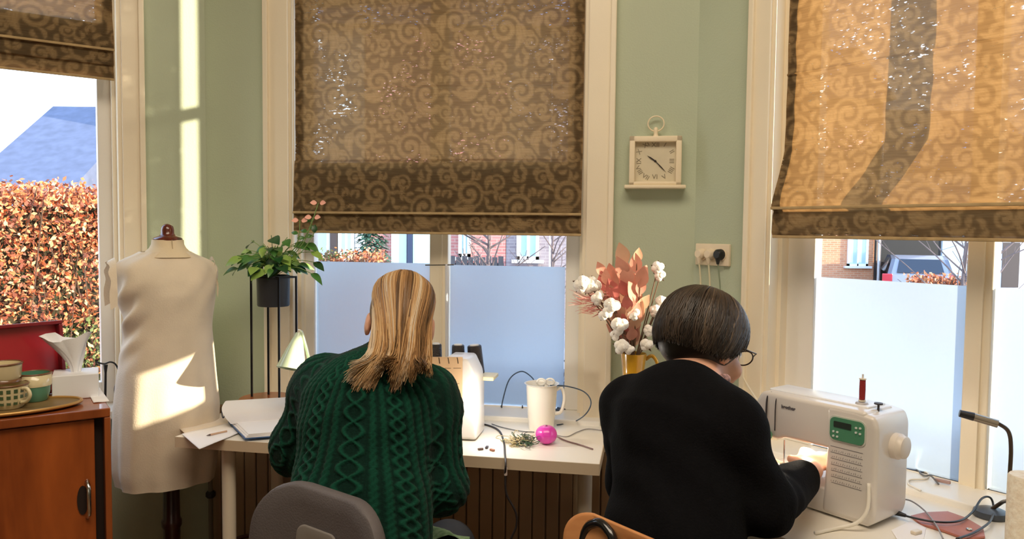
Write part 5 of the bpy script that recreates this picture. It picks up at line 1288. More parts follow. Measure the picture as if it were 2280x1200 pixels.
for r_ in range(7):
    z = MH-.088-.0125*r_-.0009*r_
    mb.add([MM @ Vector((x, -.0045, zz)) for x, zz in ((-.084+.0008*r_, z), (-.010, z), (-.010, z+.0011), (-.084+.0008*r_, z+.0011))], [(0, 1, 2, 3)])
    if r_ > 0:
        for k in range(14):
            x = -.080+.0050*k; q = .0028+.001*((k*7+r_*3) % 3)
            mb.add([MM @ Vector((xx, -.0045, zz)) for xx, zz in ((x, z+.003), (x+.0009, z+.003), (x+.0009+.0008*((k+r_) % 3), z+.003+q), (x+.0008*((k+r_) % 3), z+.003+q))], [(0, 1, 2, 3)])
mb.build('stitch_chart', INK, R, fix=False)
mb = MB(); text_mb(mb, 'brother', .0115, MM @ TR(-ML+.094, -.0040, MH-.024) @ RX(PI/2), .0004, bold=.0002); mb.build('maker_lettering', mat('lettering_grey', (92, 88, 96), rough=.5), R, fix=False)
MB().lathe([(.001, 0), (.010, 0), (.0115, .003), (.010, .006), (.001, .007)], 24, MM @ TR(-ML+.044, -.003, MH-.098) @ RX(PI/2)).build('reverse_button', GRP, R, smooth='auto', label='round green button')
MB().tube([MM @ Vector((-ML+.052, .05, .13)), MM @ Vector((-ML+.052, .05, .075))], .002, 6).build('needle_bar', CHROME, R)
MB().box((-ML+.042, .042, .067), (-ML+.062, .064, .071), MM, bev=.001).build('presser_foot', CHROME, R)
MB().box((-ML+.03, .03, .0615), (-ML+.08, .08, .0635), MM).build('needle_plate', CHROME, R)
hwM = MM @ TR(.012, .070, MH-.075) @ RY(PI/2)
hw_ = MB().lathe([(.001, 0), (.025, 0), (.028, .003), (.028, .020), (.0245, .024), (.0235, .032), (.018, .034), (.001, .034)], 40, hwM).build('handwheel', mat('handwheel_plastic', (222, 212, 200), rough=.35), R, smooth='auto')
MB().lathe([(.012, -.002), (.014, .0), (.012, .004), (.003, .005)], 24, MM @ TR(-.045, .05, MH+.006)).build('spool_base', WPG, R, smooth='auto')
MB().tube([MM @ Vector((-.045, .05, MH+.006)), MM @ Vector((-.045, .05, MH+.072))], .0022, 8).build('spool_pin', WPL, R)
MB().tube([MM @ Vector((-.008, .05, MH-.005)), MM @ Vector((-.008, .05, MH+.012))], .0025, 8).build('bobbin_winder', SLOT, R)
MB().lathe([(.001, 0), (.009, 0), (.009, .003), (.001, .003)], 20, MM @ TR(-.008, .05, MH+.012)).build('bobbin_disc', SLOT, R)
on_face(.0, 0, .001, .001).v
mb = MB(); mb.box((.010, .035, .055), (.0145, .060, .082), MM, bev=.002); mb.build('power_switch', mat('switch_dark', (70, 72, 74), rough=.4), R)
MB().box((.009, .030, .022), (.014, .070, .045), MM, bev=.002).build('socket_block', WPG, R)
# lamp of the machine
def point(name, loc, e, col, r=.015):
    d = bpy.data.lights.new(name, 'POINT'); d.energy = e; d.color = col; d.shadow_soft_size = r; o = bpy.data.objects.new(name, d); COL.objects.link(o); o.location = loc
point('machine_lamp', MM @ Vector((-ML+.105, .05, MH-.110)), .8, (1.0, .86, .66), .008)
# red thread spool on the pin
R = thing('thread_spool', 'small red thread spool on top of the white sewing machine', 'spool', MM @ Vector((-.045, .05, MH+.010)))
MS = MM @ TR(-.045, .05, MH+.012)
MB().lathe([(.003, 0), (.0075, 0), (.0075, .003), (.003, .003)], 20, MS).build('bottom_flange', CREAM, R)
MB().lathe([(.003, .0), (.0075, .0), (.0075, .003), (.003, .003)], 20, MS @ TR(0, 0, .048)).build('top_flange', CREAM, R)
MB().lathe([(.003, .003), (.0062, .004), (.0066, .025), (.0062, .047), (.003, .048)], 20, MS).build('thread', mat('red_thread', (150, 34, 34), rough=.8, bump=.4, bs=400), R, smooth='auto')
# cloth being sewn
vs = []; F = []; n = 26; rg = np.random.default_rng(3)
for i in range(n):
    for j in range(n):
        a, b = i/(n-1), j/(n-1); x = -ML-.05+.16*a; y = -.12+.19*b
        z = (.066 if b > .62 else .066*(b/.62)**.7*1.0+.004)+.007*math.sin(a*11+b*5)*math.sin(b*8)*(1-b*.6)+.006
        vs.append(MM @ Vector((x+.012*math.sin(b*9), y, z)))
for i in range(n-1):
    for j in range(n-1): F.append((i*n+j, (i+1)*n+j, (i+1)*n+j+1, i*n+j+1))
o = mkobj('fabric_piece', vs, F, mat('floral_cotton', (240, 230, 218), rough=.85, rgb2=(214, 172, 140), vs=30), None, True, fix=False); tag(o, 'crumpled pale fabric under the needle of the white machine', 'fabric')

# ------------------------------------------------------------------ desk lamp, cone, pouch, cables on the right desk
zb = lambda x, y, z=DZ: at_z(x, y, z)
p = V2(zb(2205, 1150)); R = thing('gooseneck_lamp', 'small gooseneck lamp with dark head at the far right', 'lamp', p+Vector((0, 0, DZ)))
MB().lathe([(.001, 0), (.034, 0), (.036, .004), (.033, .014), (.02, .019), (.001, .02)], 30, TR(p.x, p.y, DZ)).build('base', mat('dark_grey_plastic', (70, 76, 84), rough=.4), R, smooth='auto')
Yl = p.y; nk = [at_y(2248, 1062, Yl-.10), at_y(2251, 1000, Yl-.10), at_y(2246, 962, Yl-.10), at_y(2226, 945, Yl-.1), at_y(2205, 938, Yl-.095)]
MB().tube(smooth_path([p+Vector((0, 0, DZ+.015-0)), (p+Vector((.012, -.02, DZ+.04))), at_y(2246, 1110, Yl-.07)]+nk, 6), .0042, 10).build('neck', mat('dark_neck', (84, 72, 62), rough=.3, metal=.7), R, smooth=True)
a_, b_ = at_y(2222, 944, Yl-.1), at_y(2168, 928, Yl-.08); c_ = at_y(2136, 920, Yl-.07)
MB().tube([a_, b_], [.0085, .0085], 12).build('head_sleeve', mat('silver_sleeve', (150, 142, 128), rough=.3, metal=.6), R, smooth='auto')
MB().tube([b_, c_], [.009, .0075], 12).build('head_tip', BLK, R, smooth='auto')
# speckled cone at the right edge
p = V2(zb(2282, 1236)); hh = at_y(2270, 1058, p.y).z-DZ
R = thing('foam_cylinder', 'speckled white cylinder cut by the right frame edge', 'container', p+Vector((0, 0, DZ)))
MB().lathe([(.001, 0), (.034, 0), (.035, .004), (.035, hh-.004), (.032, hh), (.001, hh)], 36, TR(p.x, p.y, DZ)).build('body', mat('speckled_foam', (246, 240, 226), rough=.9, rgb2=(232, 218, 198), vs=90, bump=.3, bs=150), R, smooth='auto')
# pink leather pouch
def flat_blob(name, label, cat, pxs, th, mt, z0=DZ):
    P = [at_z(x, y, z0) for x, y in pxs]; c = sum(P, Vector())/len(P); vs = []; F = []; n = len(P)
    lv = [(1.0, 0), (1.02, .3), (1.0, .7), (.90, .95), (.6, 1.0), (.3, 1.03)]
    for s, t in lv:
        for q in P: w = c+(q-c)*s; vs.append(Vector((w.x, w.y, z0+.0005+th*t+.001*math.sin(w.x*90))))
    for i in range(len(lv)-1):
        for k in range(n): F.append((i*n+k, i*n+(k+1) % n, (i+1)*n+(k+1) % n, (i+1)*n+k))
    F.append(tuple(range(n-1, -1, -1))); F.append(tuple((len(lv)-1)*n+k for k in range(n)))
    R = thing(name, label, cat, c); mkobj('body', vs, F, mt, R, 'auto'); return R
R = flat_blob('leather_pouch', 'dusty pink leather pouch lying on the right desk', 'pouch', [(2028, 1152), (2060, 1146), (2110, 1144), (2150, 1158), (2188, 1180), (2192, 1200), (2150, 1204), (2100, 1186), (2050, 1170)], .007, mat('pink_leather', (176, 108, 92), rough=.5, var=.12, vs=20))
s_ = at_z(2158, 1178, DZ+.009); MB().lathe([(.001, 0), (.006, 0), (.005, .0015), (.001, .002)], 16, TR(*s_)).build('snap', CHROME, R)
for nm, lb, pxs in (('sewing_guide', 'white paper card with pale clip on the right desk', [(1985, 1182), (2030, 1160), (2062, 1176), (2054, 1212), (2000, 1208)]),):
    R = flat_blob(nm, lb, 'card', pxs, .003, PAPER)
    q = at_z(2040, 1188, DZ+.004); MB().box((-.012, -.006, 0), (.012, .006, .007), TR(*q) @ RZ(.5), bev=.002).build('clip', mat('pale_clip', (226, 212, 190), rough=.4), R)
def cable(label, pts, r, mt, name='cable', plug=None, cat='cable', n=7):
    R = thing(name, label, cat, pts[0]); MB().tube(smooth_path(pts, n), r, 7).build('cord', mt, R, smooth=True)
    if plug: MB().tube([pts[0], pts[0]+(Vector(pts[1])-Vector(pts[0])).normalized()*.028], [plug, plug*.55], 10).build('plug', mt, R, smooth='auto')
    return R
Zd = DZ+.003
cable('black machine power cord looping over the pink pouch', [at_y(1987, 1139, 1.66)]+[zb(x, y, z) for x, y, z in ((2030, 1152, Zd+.01), (2085, 1162, Zd+.012), (2135, 1160, Zd+.012), (2165, 1140, Zd+.012), (2186, 1110, Zd+.03), (2205, 1108, Zd+.03), (2212, 1130, Zd+.012), (2205, 1160, Zd+.012), (2170, 1185, Zd+.01), (2130, 1200, Zd+.01))], .0024, BLK, plug=.007)
cable('thin grey foot pedal cord trailing from the machine', [at_y(2005, 1110, 1.69)]+[zb(x, y, z) for x, y, z in ((2030, 1116, Zd+.02), (2060, 1138, Zd+.01), (2085, 1170, Zd+.012), (2100, 1200, Zd+.012))], .0017, mat('grey_cord', (150, 146, 146), rough=.5))
cable('thick white cord arching in front of the machine base', [MM @ Vector((.005, -.004, .10))]+[MM @ Vector(v) for v in ((.012, -.02, .05), (-.002, -.035, .02), (-.03, -.06, .006), (-.045, -.12, .004))], .0042, mat('white_cord', (236, 230, 218), rough=.4))
SZ = Z_OP0+.003
sl = lambda x, y: at_z(x, y, SZ)
cable('tangled thin dark cord on the right window sill', [sl(2003, 1016), sl(2030, 1036), sl(2056, 1058), sl(2072, 1068)+Vector((0, 0, .01)), sl(2090, 1078)], .0022, mat('grey_black_cord', (96, 96, 98), rough=.5))
cable('white looped cord on the right window sill', [sl(2005, 1018), sl(2034, 1010)+Vector((0, 0, .012)), sl(2048, 1018)+Vector((0, 0, .02)), sl(2040, 1040), sl(2066, 1054), sl(2060, 1066), sl(2026, 1068), sl(2024, 1078), sl(2050, 1092)], .0022, mat('white_cord', (236, 230, 218), rough=.4))
o = MB().box((0, 0, 0), (.035, .008, .008), frameM(sl(2080, 1072), WR.u, -WR.n, Vector((0, 0, 1))) @ RZ(.2), bev=.002).build('connector', mat('pink_connector', (170, 140, 136), rough=.5)); tag(o, 'small dull pink connector at end of dark cord on sill', 'connector')
# white lamp/thread cord running down the wall from the face height
cable('thin cream cord hanging from trim down to the machine', [WR.hit(1642, 815, .02), WR.hit(1660, 850, .05), at_y(1682, 885, 2.0), at_y(1697, 905, 1.93)], .0022, CREAM)

# ------------------------------------------------------------------ wall clock, socket
cp = WC.uz(1459, 358, .03); MC = WC.M(cp[0], cp[1], 0)
R = thing('wall_clock', 'square cream clock with ring on top on the green wall', 'clock', WC.pt(cp[0], cp[1], .03))
wpx_ = lambda d: d*2.43/FPX/.965
CRM = mat('cream_clock_paint', (238, 222, 192), rough=.45)
hw, hh2 = wpx_(55), wpx_(52)
fr = MB(); t_ = wpx_(12)
for lo, hi in (((-hw, -.045, hh2-t_), (hw, 0, hh2)), ((-hw, -.045, -hh2), (hw, 0, -hh2+t_*.6)), ((-hw, -.045, -hh2), (-hw+t_, 0, hh2)), ((hw-t_, -.045, -hh2), (hw, 0, hh2))): fr.box(lo, hi, MC, bev=.003)
fr.build('frame', CRM, R, smooth='auto')
MB().box((-hw-.014, -.055, -hh2-.011), (hw+.014, 0, -hh2), MC, bev=.003).build('base_ledge', CRM, R, smooth='auto')
dl = MB().box((-hw+.01, -.022, -hh2+.01), (hw-.01, -.012, hh2-.01), MC).build('dial', mat('clock_dial', (214, 204, 178), rough=.6, var=.04, vs=20), R)
mb = MB(); RN = ['XII', 'I', 'II', 'III', 'IIII', 'V', 'VI', 'VII', 'VIII', 'IX', 'X', 'XI']; Rr = hw-.027
for k, s in enumerate(RN):
    a = 2*PI*k/12; x, z = math.sin(a), math.cos(a); m_ = max(abs(x), abs(z)); x, z = x/m_*Rr*.93, z/m_*Rr*.93
    text_mb(mb, s, .021, MC @ TR(x, -.0225, z) @ RX(PI/2) @ RZ(-a if k in (0, 1, 11) else (-a if k in (2, 10) else (PI-a if 3 < k < 9 else -a))), .0003, bold=.0001)
mb.build('numerals', mat('numeral_ink', (140, 130, 108), rough=.6), dl, fix=False)
HB_ = mat('black_hands', (34, 28, 26), rough=.4)
def hand(name, ang, L, wd, tail):
    a = math.radians(ang); Mh = MC @ TR(0, -.0245, 0) @ RY(a)
    MB().add([(-wd*.4, 0, -tail), (wd*.4, 0, -tail), (wd, 0, L*.55), (0, 0, L), (-wd, 0, L*.55), (-wd*.4, -.001, -tail), (wd*.4, -.001, -tail), (wd, -.001, L*.55), (0, -.001, L), (-wd, -.001, L*.55)], [(0,1,2,3,4), (9,8,7,6,5), (0,5,6,1),(1,6,7,2),(2,7,8,3),(3,8,9,4),(4,9,5,0)], Mh).build(name, HB_, dl)
hand('minute_hand', 136, wpx_(34), .0016, .008); hand('hour_hand', 304, wpx_(21), .0022, .006)
MB().lathe([(.001, 0), (.0035, 0), (.003, .002), (.001, .003)], 16, MC @ TR(0, -.0245, 0) @ RX(PI/2)).build('hand_pin', HB_, dl)
MB().lathe([(.009, 0), (.0075, .005), (.006, .012), (.0075, .018), (.0065, .026), (.004, .03), (.001, .03)], 20, MC @ TR(0, -.02, hh2)).build('finial', CRM, R, smooth='auto')
rc = MC @ Vector((0, -.02, hh2+.041)); MB().tube([rc+WC.u*(wpx_(17)*math.cos(a))+Vector((0, 0, wpx_(17)*math.sin(a)*.95)) for a in np.linspace(0, 2*PI, 37)], .0022, 8, cap=False).build('ring', CRM, R, smooth=True)
# socket plate on right wall
sp_ = WR.uz(1590, 567, 0); MSk = WR.M(sp_[0], sp_[1], 0); e0_ = WR.uz(1553, 567)[0]; e1_ = WR.uz(1628, 567)[0]; sw_ = (e1_-e0_)/2; sh_ = .034
R = thing('wall_socket', 'cream triple wall socket on the green wall, three plugs', 'socket', WR.pt(sp_[0], sp_[1], .01))
SK = mat('socket_cream', (232, 216, 190), rough=.4)
MB().box((-sw_, -.012, -sh_), (sw_, -.0, sh_), MSk, bev=.003).build('plate', SK, R, smooth='auto')
for k in (-1, 0, 1): MB().lathe([(.014, 0), (.019, .0), (.019, .003), (.014, .003)], 24, MSk @ TR(k*sw_*.56, -.012, 0) @ RX(PI/2)).build('outlet', SK, R, smooth='auto')
def plug(lb, x, mt, down, col, r=.0028):
    R = thing('plug', lb, 'plug', MSk @ Vector((x, -.03, 0))); Mq = MSk @ TR(x, -.012, .002) @ RX(PI/2)
    MB().lathe([(.001, .024), (.011, .024), (.016, .018), (.017, .003), (.017, .0), (.001, .0)], 24, Mq).build('body', mt, R, smooth='auto')
    MB().tube([MSk @ Vector((x, -.028, -.008)), MSk @ Vector((x-.001, -.026, -.028))], [.009, .004], 10).build('strain_relief', mt, R, smooth='auto')
    pts = [MSk @ Vector((x-.001, -.026, -.026)), MSk @ Vector((x, -.022, -.05))]+[MSk @ Vector((x+dx_, -.016, z)) for dx_, z in down]
    MB().tube(smooth_path(pts, 5), r, 7).build('cord', col, R, smooth=True)
WC_ = mat('cream_cord', (220, 212, 180), rough=.4)
plug('cream plug in the first outlet from corner', -sw_*.56, SK, ((.001, -.12), (.002, -.3), (.0, -.6)), WC_)
plug('cream plug in the middle outlet', 0, SK, ((.001, -.12), (.005, -.3), (.0, -.6)), WC_)
plug('black plug in the outlet nearest the right window', sw_*.56, BLK, ((.003, -.12), (.005, -.3), (.0, -.6)), mat('sage_cord', (136, 148, 124), rough=.5), .0022)

# ------------------------------------------------------------------ mustard jug with dried flowers
Yj = 2.24; pj = at_y(1410, 838, Yj); jz = at_y(1410, 786, Yj).z; jb = DZ+.0; 
R = thing('jug', 'mustard yellow ceramic jug beside the middle window', 'jug', (pj.x, Yj, jb)); MU = mat('mustard_glaze', (214, 160, 44), rough=.18, coat=.7, var=.06, vs=9)
rj = 28*Yj/FPX; H_ = jz-jb
MB().lathe([(.001, 0), (rj*1.25, 0), (rj*1.6, H_*.12), (rj*1.75, H_*.3), (rj*1.5, H_*.48), (rj*1.02, H_*.66), (rj*.86, H_*.76), (rj*.92, H_*.86), (rj*1.04, H_), (rj*.96, H_), (rj*.8, H_*.84), (rj*.76, H_*.74), (rj*1.3, H_*.4), (.001, H_*.1)], 40, TR(pj.x, Yj, jb)).build('body', MU, R, smooth='auto')
hc_ = Vector((pj.x, Yj, jb)); MB().tube(smooth_path([hc_+Vector((rj*.95, 0, H_*.93)), hc_+Vector((rj*1.5, 0, H_*.97)), hc_+Vector((rj*1.95, 0, H_*.86)), hc_+Vector((rj*1.9, 0, H_*.62)), hc_+Vector((rj*1.5, 0, H_*.5))], 6), .0055, 10).build('handle', MU, R, smooth=True)
STEM = mat('dry_stem', (110, 84, 62), rough=.8); BR_ = Vector((pj.x, Yj, jz-.04))
PINKL = [mat('pink_dried_leaf', (226, 160, 138), rough=.7, var=.1, vs=25), mat('rose_dried_leaf', (208, 116, 108), rough=.7, var=.12, vs=25), mat('peach_dried_leaf', (238, 190, 156), rough=.7, var=.08, vs=25)]
COT = mat('cotton_white', (252, 246, 236), rough=1, bump=.5, bs=90, sheen=.3); CAL = mat('boll_husk', (92, 62, 46), rough=.8)
fx_ = lambda x, y, dy=0: at_y(x, y, Yj+dy)
def leaf_mesh(name, L, W_, mt, n=7, curl=.3, fold=.25):
    vs = []; F = []
    for i in range(n):
        t = i/(n-1); wd = W_*math.sin(PI*min(max(t, .02), .985)**.8)**.9; y = L*t; z = curl*L*t*t
        vs += [(-wd, y, z+fold*wd), (0, y, z), (wd, y, z+fold*wd)]
    for i in range(n-1):
        for k in (0, 1): F.append((3*i+k, 3*i+k+1, 3*i+k+4, 3*i+k+3))
    me = bpy.data.meshes.new(name); me.from_pydata(vs, [], F); me.materials.append(mt); me.polygons.foreach_set('use_smooth', [True]*len(F)); return me
def put_leaf(me, name, p, d, up, s, parent):
    d = Vector(d).normalized(); up = Vector(up); up = (up-d*up.dot(d)); up = up.normalized() if up.length > 1e-3 else d.orthogonal(); x = d.cross(up)
    o = bpy.data.objects.new(name, me); COL.objects.link(o); o.parent = parent; M = frameM(Vector(p)-parent.location, x*s, d*s, up*s); o.matrix_local = M; return o
FLW = thing('dried_bouquet', 'dried pink leaves and white cotton bolls standing in the jug', 'flowers', BR_)
rg_ = random.Random(12)
lm = [leaf_mesh('leaf', .060, .019, m_, curl=.15) for m_ in PINKL]+[leaf_mesh('leaf', .060, .019, PINKL[0], curl=-.2)]
def stem(pts, r=.0018): MB().tube(smooth_path(pts, 4), r, 5).build('stem', STEM, FLW)
# pink leaf branches : (tip px)
for (tx, ty, dy) in ((1345, 615, .02), (1392, 590, -.02), (1418, 585, .03), (1425, 640, -.03), (1372, 668, .0), (1400, 690, -.04), (1380, 735, .02), (1415, 705, .03), (1350, 650, .02), (1365, 625, .03), (1405, 645, .0), (1395, 720, .01)):
    tip = fx_(tx, ty, dy); mid = BR_.lerp(tip, .55)+Vector((0, 0, .02)); stem([BR_, mid, tip])
    for k in range(6):
        t = .35+.65*k/5; q = BR_.lerp(mid, t*2) if t < .5 else mid.lerp(tip, (t-.5)*2); ax = (tip-mid).normalized()
        d = ax+Vector((rg_.uniform(-.9, .9), rg_.uniform(-.5, .3), rg_.uniform(-.2, .6)))*(1 if k < 5 else .25)
        put_leaf(rg_.choice(lm), 'leaf', q, d, Vector((rg_.uniform(-.5, .5), -1, rg_.uniform(-.3, .5))), rg_.uniform(.75, 1.25), FLW)
# wispy pink grass heads on the left
gm = MB()
for k in range(90):
    x0, y0 = rg_.choice([(1330, 660), (1318, 690), (1300, 668)]); a = fx_(x0+rg_.uniform(-8, 30), y0+rg_.uniform(-10, 10), rg_.uniform(-.02, .02)); gm.tube([a, a+Vector((-rg_.uniform(.02, .045), rg_.uniform(-.01, .01), rg_.uniform(-.015, .02)))], [.0012, .0004], 3)
gm.build('grass_plume', mat('pink_plume', (226, 150, 142), rough=.9), FLW, kind='stuff'); stem([BR_, fx_(1350, 700), fx_(1325, 675)], .0013)
bolls = [(1296, 633, 17, 0), (1317, 637, 18, .01), (1332, 664, 14, -.01), (1362, 682, 17, -.04), (1348, 700, 13, -.04), (1380, 727, 17, -.05), (1371, 745, 11, -.04), (1383, 772, 15, -.05), (1402, 778, 10, -.05), (1465, 596, 13, .02), (1470, 614, 11, .02), (1472, 672, 12, .02), (1459, 692, 12, .0), (1440, 768, 13, -.03), (1446, 735, 12, -.02), (1412, 700, 12, -.04)]
for i, (x, y, r, dy) in enumerate(bolls):
    c = fx_(x, y, dy); rr = r*1.15*Yj/FPX
    if i not in (1, 4, 6, 8): stem([BR_, BR_.lerp(c, .5)+Vector((.004 if x > 1410 else -.004, 0, .015)), c])
    mb = MB(); rg2 = random.Random(i)
    for k in range(5):
        a = 2*PI*k/5+rg2.random(); off_ = Vector((math.cos(a), -.3+.2*rg2.random(), math.sin(a)))*rr*.45 if k < 4 else Vector((0, -rr*.3, 0)); mb.ell(c+off_, rr*rg2.uniform(.55, .68), 12, 8)
    bo = mb.build('cotton_boll', COT, FLW, smooth=True, label='white cotton boll' if i == 0 else None)
    hm = MB()
    for k in range(5):
        a = 2*PI*k/5+.3; d = Vector((math.cos(a), 0, math.sin(a))); hm.tube([c+Vector((0, rr*.6, 0)), c+d*rr*.8+Vector((0, rr*.25, 0)), c+d*rr*1.15+Vector((0, -rr*.1, 0))], [rr*.12, rr*.16, rr*.03], 5)
    hm.build('husk', CAL, bo)

# ------------------------------------------------------------------ plant in black stand
Ys = 2.50; Zs = at_y(595, 885, Ys).z
pb = at_y(595, 885, Ys)
o = MB().lathe([(.001, -.016), (.088, -.016), (.092, -.012), (.092, -.004), (.088, 0), (.001, 0)], 36, TR(pb.x, pb.y, max(Zs, DZ+.017))).build('wooden_board', CW2, None, smooth='auto'); tag(o, 'round brown wooden board under the black plant stand', 'board'); o.name = 'wooden_board'
Zs = max(Zs, DZ+.017)+.0005
R = thing('plant_stand', 'tall thin black metal plant stand by the middle window', 'plant stand', (pb.x, pb.y, Zs)); pc_ = Vector((at_y(609, 700, Ys).x, Ys, 0)); ztop = at_y(609, 614, Ys).z
rx_ = 52*Ys/FPX
lg_ = [(-rx_*1.0, .01), (-rx_*.42, -.045+.09), (rx_*.45, -.055), (rx_*.98, -.0)]
for lx, ly in lg_: MB().box((pc_.x+lx-.003, Ys+ly-.003, Zs), (pc_.x+lx+.003, Ys+ly+.003, ztop), bev=0).build('leg', BLKM, R)
MB().tube([Vector((pc_.x+rx_*.74*math.cos(a), Ys+.055*math.sin(a), ztop-.004)) for a in np.linspace(0, 2*PI, 37)], .003, 6, cap=False).build('ring', BLKM, R, smooth=True)
for (a, b) in ((0, 1), (2, 3), (0, 2), (1, 3)):
    MB().tube([Vector((pc_.x+lg_[a][0], Ys+lg_[a][1], ztop-.003)), Vector((pc_.x+lg_[b][0], Ys+lg_[b][1], ztop-.003))], .003, 6).build('top_bar', BLKM, R)
zp0 = at_y(609, 681, Ys).z; rp = 36*Ys/FPX
R = thing('potted_plant', 'leafy green plant with pink flowers in a black pot', 'plant', (pc_.x, Ys, zp0))
MB().lathe([(.001, 0), (rp*.93, 0), (rp*.97, .004), (rp, ztop-zp0+.002), (rp*.94, ztop-zp0+.002), (rp*.9, .01), (.001, .008)], 40, TR(pc_.x, Ys, zp0)).build('pot', mat('anthracite_pot', (44, 46, 52), rough=.5), R, smooth='auto')
MB().lathe([(.001, 0), (rp*.92, 0)], 30, TR(pc_.x, Ys, ztop-.012), cap=False).build('soil', mat('potting_soil', (48, 36, 28), rough=1, bump=.5, bs=60), R)
GL = [mat('leaf_green', (70, 122, 52), rough=.35, var=.18, vs=30), mat('leaf_light_green', (142, 176, 84), rough=.35, var=.15, vs=30), mat('leaf_dark_green', (34, 78, 38), rough=.35, var=.2, vs=30)]
glm = [leaf_mesh('leaf', .058, .021, g, n=8, curl=-.35, fold=.2) for g in GL]+[leaf_mesh('leaf', .05, .014, GL[0], n=8, curl=-.5, fold=.3)]
STG = mat('green_stem', (128, 158, 84), rough=.5); rt = Vector((pc_.x, Ys, ztop-.005)); rg_ = random.Random(5)
for k in range(92):
    a = rg_.uniform(0, 2*PI); el = rg_.uniform(.12, 1.35); rad_ = rg_.uniform(.05, .125); 
    if k < 12: tx, ty = [(524, 600), (530, 575), (548, 556), (700, 560), (706, 585), (700, 612), (690, 540), (560, 535), (640, 528), (664, 538), (604, 524), (585, 545)][k]; e = at_y(tx, ty, Ys+rg_.uniform(-.06, .04))
    else: e = rt+Vector((math.cos(a)*math.cos(el)*rad_*1.15, math.sin(a)*math.cos(el)*rad_*.9, math.sin(el)*rad_*.95+.01))
    m_ = rt.lerp(e, .5)+Vector((0, 0, .03)); 
    MB().tube(smooth_path([rt, m_, e], 3), .0013, 4).build('stem', STG, R)
    d = (e-rt); d.z = d.z*.3-.02; put_leaf(rg_.choice(glm), 'leaf', e-(e-m_).normalized()*.012, d+Vector((rg_.uniform(-.06, .06), rg_.uniform(-.06, .02), rg_.uniform(-.05, .01))), Vector((rg_.uniform(-.3, .3), -.6, 1)), rg_.uniform(.6, 1.0), R)
PFL = mat('pink_flower', (240, 176, 156), rough=.5); pfm = leaf_mesh('flower', .026, .011, PFL, n=7, curl=.2, fold=.4)
for (x, y, sx_) in ((709, 452, .4), (697, 484, .3), (668, 490, -.4)):
    e = at_y(x, y, Ys-.07); m_ = at_y((x+640)/2+6, (y+600)/2, Ys-.05); MB().tube(smooth_path([rt, m_, e], 4), .0015, 5).build('stem', STG, R)
    for q in (-1, 1): put_leaf(pfm, 'flower', e-Vector((.010*q*-1, 0, 0))*.5, Vector((q*1., -.1, sx_*.2-.15)), Vector((0, -1, .5)), .8, R)
    for k in range(2): put_leaf(glm[3], 'leaf', m_.lerp(e, .25+.2*k), Vector((-1 if k else 1, 0, .3)), Vector((0, -1, .4)), .5, R)
e = at_y(700, 518, Ys-.07); MB().tube(smooth_path([rt, at_y(672, 560, Ys-.05), e], 4), .0015, 5).build('stem', STG, R); put_leaf(glm[2], 'leaf', e, (0, 0, 1), (0, -1, 0), .45, R)

# mint desk lamp behind the blonde woman
Yl = 2.30; a_ = at_y(664, 750, Yl); b_ = at_y(648, 822, Yl-.03)
R = thing('desk_lamp', 'mint green desk lamp with conical shade beside the plant stand', 'lamp', (at_y(690, 900, Yl).x, Yl, DZ)); ax_ = (b_-a_).normalized(); x_ = ax_.orthogonal().normalized(); LM = frameM(a_, x_, ax_.cross(x_), ax_); Ls = (b_-a_).length
MINTL = mat('mint_enamel', (196, 214, 186), rough=.25, coat=.5)
sh_ = MB().lathe([(.001, -.012), (.010, -.012), (.013, 0), (.018, .012), (.040, Ls*.85), (.044, Ls), (.041, Ls), (.036, Ls*.84), (.012, .01), (.001, .006)], 36, LM).build('shade', MINTL, R, smooth='auto')
MB().ell(LM @ Vector((0, 0, Ls*.6)), .018, 16, 12).build('bulb', mat('bulb_glass', (246, 244, 236), rough=.3), sh_, smooth=True)
pbs = Vector(R.location); MB().lathe([(.001, 0), (.055, 0), (.057, .006), (.052, .014), (.001, .016)], 30, TR(*pbs)).build('base', MINTL, R, smooth='auto')
MB().tube(smooth_path([pbs+Vector((0, 0, .01)), pbs+Vector((0, 0, .10)), pbs+Vector((.005, 0, .19)), at_y(672, 742, Yl), a_], 6), .005, 10).build('arm', MINTL, R, smooth=True)
MB().tube([a_+Vector((-.001, 0, .0)), a_+Vector((.004, -.002, .022))], .005, 8).build('joint', mat('cream_joint', (236, 232, 214), rough=.3), R, smooth='auto')

# ------------------------------------------------------------------ thread (serger) machine by the blonde woman
Yg = 2.26; gl, gr = at_y(935, 900, Yg), at_y(1062, 900, Yg); GHt = at_y(1000, 795, Yg).z-DZ
R = thing('overlock_machine', 'white overlock machine with thread cones right of the blonde woman', 'sewing machine', ((gl.x+gr.x)/2, Yg+.05, DZ)); MG = frameM(Vector((gl.x, Yg, DZ)), uD, nD, Vector((0, 0, 1))); GW = (gr.x-gl.x)/uD.x
WG = mat('white_overlock_plastic', (244, 240, 236), rough=.3, coat=.3)
soft_prism([(-.06, .004), (GW, .004), (GW, .05), (GW-.006, GHt*.8), (GW-.03, GHt), (GW-.10, GHt), (GW-.11, .05), (-.06, .05)], 0, .12, MG, .009).build('body', WG, R, smooth='auto')
TZ = at_y(1060, 836, Yg+.1).z-DZ
MB().box((-.05, .11, TZ-.012), (GW+.028, .19, TZ), MG, bev=.003).build('cone_tray', mat('cream_cone_tray', (240, 226, 180), rough=.35), R, smooth='auto')
MB().box((-.02, .10, .04), (GW-.01, .155, TZ-.012), MG, bev=.004).build('rear_housing', WG, R, smooth='auto')
mz = at_y(996, 588, Yg+.12).z; mxp = at_y(996, 700, Yg+.12); MB().tube([Vector((mxp.x, mxp.y, DZ+TZ)), Vector((mxp.x-.004, mxp.y, mz))], [.005, .0038], 10).build('thread_mast', mat('mast_paint', (206, 208, 214), rough=.3), R, smooth='auto')
